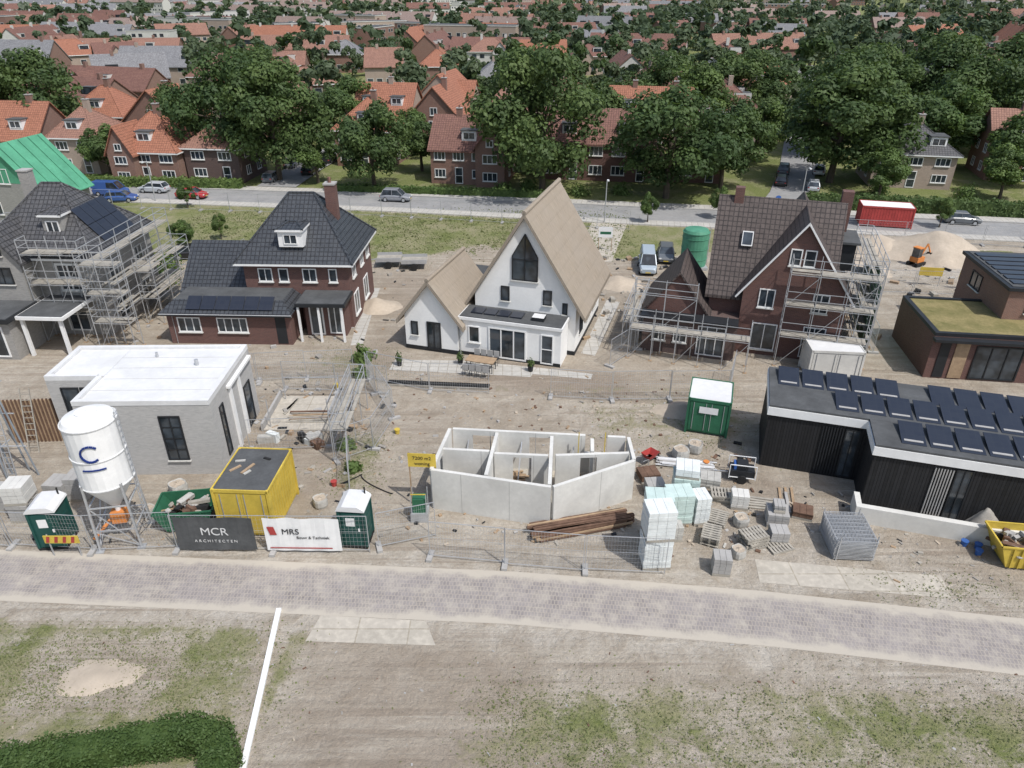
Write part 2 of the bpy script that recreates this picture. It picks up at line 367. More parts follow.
def groundmat():
    m,n,l,b=newmat('sandy_ground')
    pos=n.new('ShaderNodeTexCoord').outputs['Object']
    def at(k):
        a=n.new('ShaderNodeAttribute'); a.attribute_name=k; return a.outputs['Fac']
    big=noise(n,l,pos,.16,6,.6); med=noise(n,l,pos,.42,6,.65,.6); mid=noise(n,l,pos,.9,8,.7,.4); fine=noise(n,l,pos,6,6,.75); vf=noise(n,l,pos,28,3,.7)
    sand=mixc(n,l,mrange(n,l,big,.35,.65),(.375,.32,.25),(.455,.405,.335))
    sand=mixc(n,l,mrange(n,l,mid,.36,.66,0,.8),sand,(.29,.243,.188))
    sand=mixc(n,l,mrange(n,l,med,.52,.66,0,.65),sand,(.255,.21,.16))
    pl=math_(n,l,'MULTIPLY',at('pale'),mrange(n,l,mid,.7,.35))
    sand=mixc(n,l,pl,sand,(.52,.48,.42))
    sand=mixc(n,l,math_(n,l,'MULTIPLY',at('dark'),.85),sand,(.25,.20,.155))
    def tracks(rot,sx,sy,a,b_,amt,col,dist,gate=None):
        nonlocal sand
        mp=n.new('ShaderNodeMapping'); mp.inputs['Rotation'].default_value=(0,0,R(rot)); mp.inputs['Scale'].default_value=(sx,sy,1); l.new(pos,mp.inputs[0])
        r=noise(n,l,mp.outputs[0],1,4,.6,dist); f=mrange(n,l,r,a,b_,0,amt)
        if gate is not None: f=math_(n,l,'MULTIPLY',f,gate)
        sand=mixc(n,l,f,sand,col); return r
    gate=mrange(n,l,noise(n,l,pos,.11,3,.5),.42,.56); inv=mrange(n,l,noise(n,l,pos,.13,3,.5),.56,.42)
    rut=tracks(7,.06,1.6,.5,.6,.55,(.28,.235,.18),.5,gate)
    tracks(38,.1,1.3,.54,.62,.5,(.51,.46,.385),.8,inv)
    tracks(-22,.05,2.2,.54,.60,.55,(.25,.205,.16),.9,inv)
    sand=mixc(n,l,mrange(n,l,fine,.42,.75,0,.6),sand,(.225,.19,.15))
    sand=mixc(n,l,mrange(n,l,vf,.60,.78,0,.55),sand,(.55,.52,.46))
    dry=mixc(n,l,mrange(n,l,fine,.35,.65),(.22,.205,.115),(.35,.32,.205))
    lushc=mixc(n,l,mrange(n,l,fine,.35,.65),(.115,.14,.045),(.21,.23,.09))
    lw=math_(n,l,'ADD',at('lush'),math_(n,l,'MULTIPLY',math_(n,l,'SUBTRACT',noise(n,l,pos,.35,5,.7),.5),2.0))
    g=mixc(n,l,mrange(n,l,lw,.15,.65),dry,lushc)
    g=mixc(n,l,mrange(n,l,vf,.4,.8,0,.5),g,(.09,.10,.04))
    s1=math_(n,l,'ADD',math_(n,l,'MULTIPLY',mid,.45),math_(n,l,'MULTIPLY',fine,.28))
    s1=math_(n,l,'ADD',s1,math_(n,l,'MULTIPLY',vf,.13)); s1=math_(n,l,'ADD',s1,math_(n,l,'MULTIPLY',med,.14))
    s2=math_(n,l,'ADD',s1,math_(n,l,'MULTIPLY',math_(n,l,'SUBTRACT',at('veg'),.5),.7))
    mask=mrange(n,l,s2,.465,.575)
    c=mixc(n,l,mask,sand,g)
    l.new(c,b.inputs['Base Color']); b.inputs['Roughness'].default_value=.97; b.inputs['Specular IOR Level'].default_value=.1
    h=math_(n,l,'ADD',math_(n,l,'MULTIPLY',mid,1.0),math_(n,l,'MULTIPLY',fine,.6))
    h=math_(n,l,'ADD',h,math_(n,l,'MULTIPLY',rut,.5))
    bump(n,l,b,h,1.0,.17)
    return m
me.materials.append(groundmat()); ground=bpy.data.objects.new('ground',me); COL.objects.link(ground)

def roadmat(name,brick,c1,c2,mo,edge):
    m,n,l,b=newmat(name)
    uv=n.new('ShaderNodeUVMap').outputs[0]; pos=n.new('ShaderNodeTexCoord').outputs['Object']
    if brick:
        t=n.new('ShaderNodeTexBrick'); l.new(uv,t.inputs['Vector'])
        t.inputs['Color1'].default_value=(*c1,1);t.inputs['Color2'].default_value=(*c2,1);t.inputs['Mortar'].default_value=(*mo,1)
        t.inputs['Scale'].default_value=1;t.inputs['Mortar Size'].default_value=.02;t.inputs['Brick Width'].default_value=.14;t.inputs['Row Height'].default_value=.24
        base=t.outputs['Color']
    else: base=mixc(n,l,mrange(n,l,noise(n,l,pos,3,5),.3,.7),c1,c2)
    nn=noise(n,l,pos,.5,6,.7); base=mixc(n,l,mrange(n,l,nn,.35,.7,0,.6),base,sc(c2,1.3))
    sx=n.new('ShaderNodeSeparateXYZ'); l.new(uv,sx.inputs[0])
    av=math_(n,l,'ABSOLUTE',sx.outputs[1])
    e=math_(n,l,'ADD',av,math_(n,l,'MULTIPLY',math_(n,l,'SUBTRACT',noise(n,l,pos,.8,7,.7),.5),edge[2]))
    f=mrange(n,l,e,edge[0],edge[1])
    f=math_(n,l,'MAXIMUM',f,mrange(n,l,noise(n,l,pos,1.3,8,.75),.46,.70,0,.85 if brick else .2))
    c=mixc(n,l,f,base,(.43,.39,.33))
    l.new(c,b.inputs['Base Color']); b.inputs['Roughness'].default_value=.92; b.inputs['Specular IOR Level'].default_value=.15
    bump(n,l,b,noise(n,l,pos,9,4),.3,.03)
    return m
M['klinker']=roadmat('clay_paver_road',True,(.19,.172,.166),(.25,.228,.22),(.32,.285,.245),(.85,1.25,1.4))
M['street']=roadmat('street_asphalt',False,(.20,.20,.20),(.26,.258,.255),(.3,.3,.3),(9,10,0))
def strip(name,pts,w,z,mt,off=0,thick=0,step=1.0):
    P=[]
    for (x0,y0),(x1,y1) in zip(pts[:-1],pts[1:]):
        L=math.hypot(x1-x0,y1-y0); k=max(1,int(L/step))
        for i in range(k): P.append((x0+(x1-x0)*i/k,y0+(y1-y0)*i/k))
    P.append(pts[-1]); v=[];f=[];uv=[];d=0
    for i,(x,y) in enumerate(P):
        a=P[max(0,i-1)];b=P[min(len(P)-1,i+1)]; tx,ty=b[0]-a[0],b[1]-a[1]; L=math.hypot(tx,ty); nx_,ny_=-ty/L,tx/L
        if i: d+=math.hypot(x-P[i-1][0],y-P[i-1][1])
        for sgn in (-1,1):
            o=off+sgn*w/2; v.append((x+nx_*o,y+ny_*o,z)); uv.append((d,sgn*w/2))
        if thick:
            for sgn in (-1,1):
                o=off+sgn*w/2; v.append((x+nx_*o,y+ny_*o,0)); uv.append((d,sgn*(w/2+.1)))
    s=4 if thick else 2
    for i in range(len(P)-1):
        b=i*s; f.append((b,b+s,b+s+1,b+1))
        if thick: f.append((b+2,b+s+2,b+s,b)); f.append((b+1,b+s+1,b+s+3,b+3))
    me=bpy.data.meshes.new(name); me.from_pydata(v,[],f); me.materials.append(M[mt])
    ul=me.uv_layers.new(name='UVMap')
    for lp in me.loops: ul.data[lp.index].uv=uv[lp.vertex_index]
    return obj(name,me)
strip('brick_road',ROAD,2.9,.004,'klinker')
strip('street',STREET,5.2,.004,'street')
strip('sidewalk',STREET,1.7,.12,'slab',off=3.6,thick=1)
strip('sidewalk',STREET,1.5,.11,'slab',off=-3.45,thick=1)
strip('kerb',STREET,.16,.125,'kerb',off=2.66,thick=1)
strip('kerb',STREET,.16,.115,'kerb',off=-2.62,thick=1)
SS=[(29.8,79.8),(33,86),(38,98),(46,120),(60,160),(90,240)]
strip('side_street',SS,4.6,.127,'street')
strip('side_street',[(-29,89.5),(-28,100),(-24,125),(-18,160)],5,.131,'street')
strip('white_edging',[(-9.35,21.0),(-8.95,17.5),(-8.6,14.3),(-8.5,11)],.2,.1,'wpaint',thick=1)
def sheet(name,poly,z,mt):
    mb=MB(); mb.poly([(x,y,z) for x,y in poly],mt); return mb.make(name)
sheet('concrete_plates',[(-7.6,20.7),(-3.4,20.4),(-2.9,19.2),(-7.9,19.4)],.009,'slabpale')
sheet('concrete_plates',[(10.6,23.9),(18.2,22.9),(18.0,21.6),(10.4,22.5)],.009,'slabpale')
sheet('patio_paving',[(-7.8,43.2),(-6.9,43.0),(-3.0,42.9),(1.6,41.9),(1.2,40.6),(-8.0,41.6)],.009,'slab')
sheet('patio_paving',[(4.7,44.0),(5.6,43.6),(8.5,53),(7.5,53.4)],.009,'slab')
sheet('patio_paving',[(1.65,41.9),(5.2,41.0),(5.0,40.3),(1.3,41.0)],.009,'slab')
sheet('garden_path',[(-12.1,56),(-10.9,56),(-10.4,45.5),(-11.2,45.2)],.009,'slab')
sheet('driveway',[(-21,63),(-15,63),(-15.5,56),(-21,56)],.009,'slabpale')
sheet('site_track',[(5,62),(9,62.5),(12,74),(8.5,75)],.009,'slabpale')

# ---------------------------------------------------------------- house helpers
def gable(mw,mr,x0,x1,y0,y1,ze,zr,axis,kw,kr,o=.35,ov=.3,th=.18,z0=0,kt=None):
    if axis=='y':
        a,b=y0,y1; h0,h1=x0,x1
    else: a,b=x0,x1; h0,h1=y0,y1
    hm=(h0+h1)/2; sl=(zr-ze)/(hm-h0)
    mw.prism([(h0,z0),(h1,z0),(h1,ze),(hm,zr),(h0,ze)],a,b,axis,kw)
    g=.004; e=ze-o*sl
    mr.prism([(h0-o,e+g),(hm,zr+g),(hm,zr+th+g),(h0-o,e+th+g)],a-ov,b+ov,axis,kr,kt)
    mr.prism([(h1+o,e+g),(h1+o,e+th+g),(hm+.001,zr+th+g+.001),(hm+.001,zr+g)],a-ov,b+ov,axis,kr,kt)
def hip(mr,x0,x1,y0,y1,ze,zr,rx,kr,o=.4,ry=0,th=.15,trim='wpaint'):
    X0,X1,Y0,Y1=x0-o,x1+o,y0-o,y1+o; cx,cy=(x0+x1)/2,(y0+y1)/2
    p=[(X0,Y0,ze),(X1,Y0,ze),(X1,Y1,ze),(X0,Y1,ze),(X0,Y0,ze+th),(X1,Y0,ze+th),(X1,Y1,ze+th),(X0,Y1,ze+th),(cx-rx,cy-ry,zr),(cx+rx,cy+ry,zr)]
    if ry: f=[(4,5,8),(5,6,9,8),(6,7,9),(7,4,8,9)]
    else: f=[(4,5,9,8),(5,6,9),(6,7,8,9),(7,4,8)]
    mr.add(p,f,kr); mr.add(p,[(0,3,2,1),(0,1,5,4),(1,2,6,5),(2,3,7,6),(3,0,4,7)],trim)
    for a,b in ((4,8),(5,8 if ry else 9),(6,9),(7,9 if ry else 8),(8,9)): mr.tube(p[a],p[b],.09,.09,kr,5)
def win(mb,face,pc,a,z,w,h,kf='wpaint',kg='glass',mv=1,mh=0,fr=.07,sill=True):
    dx,dy={'F':(1,0),'B':(-1,0),'L':(0,-1),'R':(0,1)}[face]; nx_,ny_={'F':(0,-1),'B':(0,1),'L':(-1,0),'R':(1,0)}[face]
    def P(u,d,zz):
        if face in 'FB': return (a+dx*u,pc+ny_*d,zz)
        return (pc+nx_*d,a+dy*u,zz)
    def bx(u0,u1,d0,d1,z0,z1,k):
        p=[P(u0,d0,z0),P(u1,d0,z0),P(u1,d1,z0),P(u0,d1,z0),P(u0,d0,z1),P(u1,d0,z1),P(u1,d1,z1),P(u0,d1,z1)]
        mb.add(p,[(0,1,2,3),(0,4,5,1),(1,5,6,2),(2,6,7,3),(3,7,4,0),(4,7,6,5)],k)
    hw=w/2
    bx(-hw,-hw+fr,.002,.06,z,z+h,kf); bx(hw-fr,hw,.002,.06,z,z+h,kf)
    bx(-hw+fr,hw-fr,.002,.06,z,z+fr,kf); bx(-hw+fr,hw-fr,.002,.06,z+h-fr,z+h,kf)
    bx(-hw+fr,hw-fr,.002,.012,z+fr,z+h-fr,kg)
    for i in range(mv):
        u=-hw+w*(i+1)/(mv+1); bx(u-fr*.4,u+fr*.4,.014,.05,z+fr,z+h-fr,kf)
    for i in range(mh):
        q=z+h*(i+1)/(mh+1); bx(-hw+fr,hw-fr,.014,.045,q-fr*.35,q+fr*.35,kf)
    if sill: bx(-hw-.05,hw+.05,.002,.12,z-.07,z-.003,'concrete')
def panels(mb,p0,du,dv,nu,nv,w=1.0,h=1.65,gap=.04,lift=.08):
    du=Vector(du).normalized(); dv=Vector(dv).normalized(); n=du.cross(dv); p0=Vector(p0)
    for i in range(nu):
        for j in range(nv):
            q=p0+du*i*(w+gap)+dv*j*(h+gap)+n*lift
            a=[q,q+du*w,q+du*w+dv*h,q+dv*h]; bt=[v-n*.04 for v in a]
            mb.add([tuple(v) for v in a],[(0,1,2,3)],'solar')
            mb.add([tuple(v) for v in bt+a],[(0,1,5,4),(1,2,6,5),(2,3,7,6),(3,0,4,7)],'dark')
def scaffold(mb,x0,x1,y0,y1,h,nx_,ny_=1,lift=2.0,boards=True,top=1.0,kb='plank'):
    X=[x0+(x1-x0)*i/nx_ for i in range(nx_+1)]; Y=[y0+(y1-y0)*i/ny_ for i in range(ny_+1)]
    nl=int(h/lift)
    for x in X:
        for y in Y:
            mb.tube((x,y,0),(x,y,nl*lift+top),.03,None,'steel'); mb.box(x-.12,x+.12,y-.12,y+.12,.0,.03,'wood')
    for k in range(1,nl+1):
        z=k*lift
        for y in (Y[0],Y[-1]):
            for dz in (0,.5,1.0):
                if dz and y==Y[-1] and (y1-y0)<1.8: continue
                mb.tube((x0,y,z+dz),(x1,y,z+dz),.024,None,'steel')
        for x in X:
            for dz in ((0,.5,1.0) if x in (X[0],X[-1]) else (0,)): mb.tube((x,y0,z+dz),(x,y1,z+dz),.024,None,'steel')
        if boards:
            if (x1-x0)>=(y1-y0):
                nb=4; bw=min(.9,(y1-y0))/nb
                for i in range(nx_):
                    for b in range(nb):
                        if random.random()<.12: continue
                        mb.box(X[i]+.03+U(0,.05),X[i+1]-.02,y0+.1+b*bw,y0+.1+(b+1)*bw-.015,z+.035+.004*b,z+.07+.004*b,kb)
            else:
                nb=4; bw=min(.9,(x1-x0))/nb
                for i in range(ny_):
                    for b in range(nb):
                        if random.random()<.12: continue
                        mb.box(x0+.1+b*bw,x0+.1+(b+1)*bw-.015,Y[i]+.03,Y[i+1]-.02,z+.035+.004*b,z+.07+.004*b,kb)
    for i in range(nx_):
        for k in range(nl):
            if (i+k)%2==0: mb.tube((X[i],y0,k*lift),(X[i+1],y0,(k+1)*lift),.02,None,'steel')

# ---------------------------------------------------------------- thatched white house
TH=R(-17)
def thatched():
    e=empty('thatched_house',(.85,44.7,0),TH)
    w,r,g,x=MB(),MB(),MB(),MB()
    gable(w,r,-3.5,3.5,0,8.4,3.7,9.2,'y','white','thatch',o=.7,ov=.4,th=.34)
    r.tube((0,-.4,9.52),(0,8.8,9.52),.16,.16,'thatch',8,True)
    for (a,b,c,d) in ((-3.53,3.53,-.03,8.23),(-7.83,-3.97,-2.23,4.03)): g.box(a,b,c,d,0,.3,'dark')
    gable(w,r,-7.8,-4.0,-2.2,4,2.5,4.9,'y','white','thatch',o=.5,ov=.35,th=.32)
    r.tube((-5.9,-2.55,5.21),(-5.9,4.35,5.21),.15,.15,'thatch',8,True)
    x.box(-3.96,3.0,-2.0,-.04,0,2.6,'white'); x.box(-3.98,3.1,-2.12,-.04,2.603,2.8,'wpaint'); x.box(-3.9,3.02,-2.04,-.045,2.803,2.84,'flat')
    x.box(-3.9,3.02,-2.02,-2.001,0,.25,'dark')
    for i in range(4): x.rbox(-2.9+i*.9,-1.0,2.85,.8,.9,.1,0,'solar')
    x.box(.9,1.7,-1.5,-.8,2.843,3.1,'dark','lgrey')
    g.box(-.85,.85,-.05,-.003,5.0,6.4,'glass'); g.poly([(-.85,-.05,6.4),(.85,-.05,6.4),(.8,-.05,6.75),(0,-.05,8.1),(-.8,-.05,6.75)],'glass')
    for a,b in (((-.85,5.0),(-.85,6.6)),((.85,5.0),(.85,6.6)),((-.85,6.6),(0,8.1)),((0,8.1),(.85,6.6)),((0,5.0),(0,8.0)),((-.85,6.4),(.85,6.4)),((-.85,5.0),(.85,5.0))):
        g.tube((a[0],-.06,a[1]),(b[0],-.06,b[1]),.045,None,'dark')
    g.box(-.95,.95,-.12,-.003,4.88,4.95,'concrete')
    win(g,'F',-2.0,-.6,.1,2.6,2.2,'wpaint','glass',2,0,.1,False)
    win(g,'F',-2.0,-2.9,1.0,.8,1.2,'wpaint','glass',0,0)
    win(g,'F',-2.0,2.1,.12,.85,2.1,'wpaint','glass',0,1,.08,False)
    for a in (-1.35,1.55): win(g,'F',0,a,3.4,.6,1.05,'dark','glass',0,0)
    win(g,'F',0,2.75,2.9,.35,.8,'dark','glass',0,0,.05)
    win(g,'F',-2.2,-5.7,.15,1.0,2.05,'dark','glass',1,0,.09,False)
    win(g,'F',-2.2,-7.1,1.1,.5,1.0,'dark','glass',0)
    for y in (1.8,4.2,6.4): win(g,'R',3.5,y,1.0,1.0,1.3,'dark','glass',1)
    win(g,'L',-7.8,1,1.0,1.0,1.2,'dark','glass',1)
    x.tube((-3.85,-2.15,2.6),(-3.85,-2.15,0),.04,None,'steel',6)
    w.make('walls',e); r.make('thatched_roof',e); x.make('flat_roof_annex',e); g.make('windows',e)
    s=MB(); s.box(-5.9,-4.3,4.6,6.8,0,3.0,'dark'); s.box(-6,-4.2,4.5,6.9,3.003,3.12,'flat'); s.make('garden_shed',None,(.85,44.7,0),TH)
    t=MB()
    t.box(-.95,.95,-.45,.45,.72,.77,'wood')
    for a in (-.85,.85):
        for c in (-.36,.36): t.tube((a,c,0),(a,c,.72),.03,None,'dark')
    for a in (-.9,-.3,.3,.9):
        for sgn in (-1,1):
            cx=a*.75; cy=sgn*.95; t.box(cx-.19,cx+.19,cy-.2,cy+.2,.42,.46,'dark'); t.box(cx-.19,cx+.19,cy+sgn*.2-.02,cy+sgn*.2+.02,.46,.9,'concrete2')
            for q in (-.17,.17):
                for p in (-.17,.17): t.tube((cx+q,cy+p,0),(cx+q,cy+p,.42),.018,None,'dark')
    t.make('garden_table_set',None,(-2.0,41.6,.01),TH)
    for px,py in ((-3.4,42.4),(-7.4,42.2),(1.2,41.4)):
        p=MB(); p.tube((0,0,0),(0,0,.4),.15,.2,'dark',10,True); p.make('planter',None,(px,py,.01)); shrub('potted_plant',px,py,.22,.6,'leafB',160,.07).location.z=.36
thatched()
mb=MB(); mb.box(-4.4,2.0,-.3,.3,.0,.1,'rubber'); mb.box(-4.4,2.0,-.36,-.305,0,.14,'plank'); mb.make('drainage_trench_liner',None,(-3.4,39.4,.004),R(-5))

# ---------------------------------------------------------------- dark roofed brick villa
def villa():
    e=empty('brick_villa',(-15.2,48.3,0),R(-2)); w,r,g,x=MB(),MB(),MB(),MB()
    w.box(-3.7,3.7,0,7.2,0,4.8,'brownbrick'); hip(r,-3.7,3.7,0,7.2,4.8,8.9,.9,'tdark',o=.5)
    x.box(-.95,.75,.15,2.2,6.0,7.1,'wpaint'); hip(x,-.95,.75,.1,2.3,7.1,7.5,.3,'tdark',o=.12)
    win(g,'F',.15,-.1,6.2,.95,.7,'wpaint','glass',1,0,.06,False)
    for a in (-2.2,.95,2.6): win(g,'F',0,a,3.5,1.0 if a!=2.6 else .6,1.0,mv=1 if a!=2.6 else 0)
    win(g,'F',0,-.9,3.5,.7,1.0,mv=0)
    x.box(1.75,2.5,3.3,4.0,6.2,9.5,'brownbrick'); x.box(1.7,2.55,3.25,4.05,9.503,9.62,'concrete2'); x.tube((2.1,3.65,9.6),(2.1,3.65,10.0),.13,.11,'tredbrown',8,True)
    for y in (1.5,4,6): win(g,'R',3.7,y,3.4,1.0,1.1)
    for y in (1.5,4.6): win(g,'R',3.7,y,.6,1.4,1.7)
    gable(w,r,-8.3,-3.71,.4,6.6,2.7,5.2,'x','brownbrick','tdark',o=.4,ov=.35,th=.16)
    w.box(-8.4,.1,-3.0,-.01,0,2.35,'brownbrick')
    X0,X1,Y0,Y1=-8.75,.4,-3.35,0
    p=[(X0,Y0,2.36),(X1,Y0,2.36),(X1,Y1-.02,2.36),(X0,Y1-.02,2.36),(X0+.8,Y0+1.0,3.05),(X1-.8,Y0+1.0,3.05),(X1-.8,Y1-.03,3.05),(X0+.8,Y1-.03,3.05)]
    r.add(p,[(0,1,5,4),(1,2,6,5),(3,0,4,7),(2,3,7,6)],'tdark'); r.add(p,[(4,5,6,7)],'flat'); r.add(p,[(3,2,1,0)],'wpaint')
    r.box(X0,X1,Y0-.02,Y0,2.22,2.36,'wpaint'); r.box(X0,X1,Y0-.1,Y0-.021,2.25,2.33,'dark')
    s=MB(); panels(s,(-6.9,-3.1,2.6),(1,0,0),(0,1.0,.69),6,1,.95,1.1,.05,.05); s.make('solar_panels',e)
    win(g,'F',-3.0,-6.9,.9,1.6,1.1,mv=2); win(g,'F',-3.0,-3.9,.9,2.1,1.1,mv=3)
    g.box(-.9,-.2,-3.02,-3.001,.1,2.1,'dark'); g.box(-8.0,-7.98,-3.06,-3.001,0,2.2,'steel')
    w.box(.7,3.5,-1.4,-.01,0,2.6,'brownbrick'); x.box(.45,3.9,-2.6,-.015,2.65,2.88,'dark'); x.box(.5,3.8,-2.5,-.02,2.883,2.91,'flat')
    for a in (.6,2.0,3.6): x.box(a-.07,a+.07,-2.5,-2.36,0,2.65,'wpaint')
    win(g,'F',-1.4,1.5,.1,1.0,2.2,'wpaint','glass',0,0,.1,False); win(g,'F',-1.4,2.8,.2,.9,2.1,'wpaint','glass',1,0,.08,False)
    w.make('walls',e); r.make('tiled_roof',e); g.make('windows',e); x.make('porch_dormer_chimney',e)
villa()

# ---------------------------------------------------------------- grey villa with scaffolding
def greyvilla():
    L0=(-32.3,47.2,0)
    e=empty('grey_brick_villa',L0,R(-3)); w,r,g,x=MB(),MB(),MB(),MB()
    w.box(-4,3.8,0,7.6,0,5.6,'greybrick2'); hip(r,-4,3.8,0,7.6,5.6,9.8,.7,'tgrey',o=.45)
    gable(w,r,-3.2,-.4,-1.3,1.8,5.9,7.9,'y','greybrick2','tgrey',o=.25,ov=.25,th=.14)
    win(g,'F',-1.3,-1.8,4.2,1.3,1.2,'dark'); win(g,'F',-1.3,-1.8,6.2,.8,.8,'dark',mv=0); win(g,'F',-1.3,-1.8,.8,1.6,1.7,'dark')
    win(g,'F',0,1.9,3.3,1.7,2.0,'wpaint','glass',1,1,.14); win(g,'F',0,1.6,.3,1.6,2.2,'wpaint','glass',1,0,.1,False)
    x.box(.3,1.7,1.1,3.2,6.5,8.2,'greybrick2'); hip(x,.3,1.7,1.0,3.3,8.2,8.7,.2,'tgrey',o=.12); win(g,'F',1.1,1.0,6.8,.9,1.1,'wpaint')
    x.box(-2.8,-2.1,4.4,5.1,7,10.4,'greybrick2'); x.box(-2.85,-2.05,4.35,5.15,10.403,10.5,'concrete2')
    for y in (2,5.5): win(g,'R',3.8,y,3.4,1.1,1.4); win(g,'R',3.8,y,.6,1.3,1.6)
    s=MB(); dv=Vector((-3.65,0,4.2)); panels(s,(3.8,1.9,6.25),(0,1,0),dv,4,2,.95,1.4,.04,.1); s.make('solar_panels',e)
    w.box(-5.5,-.3,-4.2,-1.35,0,2.7,'greybrick2'); x.box(-5.8,0,-4.6,-1.34,2.75,3.05,'dark'); x.box(-5.7,-.1,-4.5,-1.36,3.053,3.08,'flat')
    for a in (-4.6,-3.0,-1.4): win(g,'F',-4.2,a,.2,1.2,2.2,'wpaint','glass',0,0,.1,False)
    for a in (.2,2.8): x.box(a-.1,a+.1,-3.6,-3.4,0,2.7,'wpaint')
    x.box(0.01,3.2,-3.8,-.02,2.72,2.95,'wpaint'); x.box(.1,3.1,-3.7,-.03,2.953,2.98,'flat')
    w.make('walls',e); r.make('tiled_roof',e); g.make('windows',e); x.make('annex',e)
    q=MB(); scaffold(q,4.3,5.3,-1.2,8.0,6.4,1,5); scaffold(q,4.3,6.8,-2.5,-1.5,6.4,2); scaffold(q,5.32,6.6,2,7.8,4.4,1,3)
    scaffold(q,-5.9,-4.8,-1.0,6,6.4,1,3); scaffold(q,-.2,3.9,-1.3,-.3,6.3,3,1,2.1)
    q.make('scaffolding',None,L0,R(-3))
greyvilla()

# ---------------------------------------------------------------- brown gabled house with scaffolding
def brownhouse():
    P0=(18.2,43.4,0)
    e=empty('gabled_brick_house',P0,TH); w,r,g,x=MB(),MB(),MB(),MB()
    gable(w,r,-3.2,3.2,0,7.5,4.6,9.1,'y','brownbrick','tbrown',o=.4,ov=.25,th=.18,kt='wpaint')
    gable(w,r,-5.3,2.2,1.0,7.4,4.3,9.35,'x','brownbrick','tbrown',o=.5,ov=.3,th=.18)
    gable(w,r,-9.3,-5.31,-.4,4.4,2.7,5.3,'y','brownbrick','tbrown',o=.35,ov=.25,th=.16,kt='tbrown')
    w.box(-9.3,-3.21,-1.6,.95,0,2.45,'darkbrick'); r.box(-9.5,-3.2,-1.8,-.66,2.46,2.65,'dark')
    x.box(-4.6,-4.0,3.9,4.5,8.2,10.1,'brownbrick'); x.box(2.2,2.9,5.2,5.9,7,10.0,'brownbrick')
    for sgn in (-1,1): x.tube((sgn*3.65,-.28,4.05),(0,-.28,9.2),.07,None,'wpaint')
    win(g,'F',0,-.4,6.4,.7,1.1,mv=0); win(g,'F',0,.45,6.4,.7,1.1,mv=0)
    win(g,'F',0,-1.7,3.4,1.0,1.3); win(g,'F',0,1.6,3.4,1.0,1.3); win(g,'F',0,-1.5,.4,1.6,1.9); win(g,'F',0,1.6,.2,1.4,2.2,mv=1,sill=False)
    d=Vector((0,-3.2,-5.05)).normalized(); c=Vector((-3.4,2.6,7.05)); n=Vector((0,-5.05,3.2)).normalized()
    a=[c+Vector((-.35,0,0))+d*.5,c+Vector((.35,0,0))+d*.5,c+Vector((.35,0,0))-d*.5,c+Vector((-.35,0,0))-d*.5]
    x.add([tuple(q+n*.22) for q in a]+[tuple(q+n*.05) for q in a],[(0,1,2,3),(4,5,1,0),(5,6,2,1),(6,7,3,2),(7,4,0,3)],'lgrey')
    x.add([tuple(q*.84+c*.16+n*.235) for q in a],[(0,1,2,3)],'glass')
    x.box(2.0,3.4,3.0,5.6,5.4,7.2,'dark'); x.box(1.8,3.6,2.8,5.8,7.203,7.35,'flat')
    for a_ in (-8.2,-6.8): win(g,'F',-1.6,a_,.9,.9,1.2)
    win(g,'F',-1.6,-4.8,.2,1.8,2.1,mv=2,sill=False)
    w.make('walls',e); r.make('tiled_roof',e); g.make('windows',e); x.make('trim_and_chimneys',e)
    s=MB(); scaffold(s,-10.0,-2.4,-3.1,-2.1,2.3,5,1,2.1,top=1.2); scaffold(s,-.6,4.6,-1.4,-.4,6.5,3,1,2.1); scaffold(s,3.9,4.9,-.3,7.6,6.5,1,4,2.1)
    scaffold(s,-10.6,-9.7,-2,4,2.3,1,3,2.1); scaffold(s,-10.0,-6.0,-2.05,-1.7,4.2,2,1,2.1,boards=False)
    for q in range(4): s.box(4.94,4.95,.2+q*1.85,1.9+q*1.85,.6,5.4+.5*(q%2),'netting')
    s.make('scaffolding',None,P0,TH)
brownhouse()

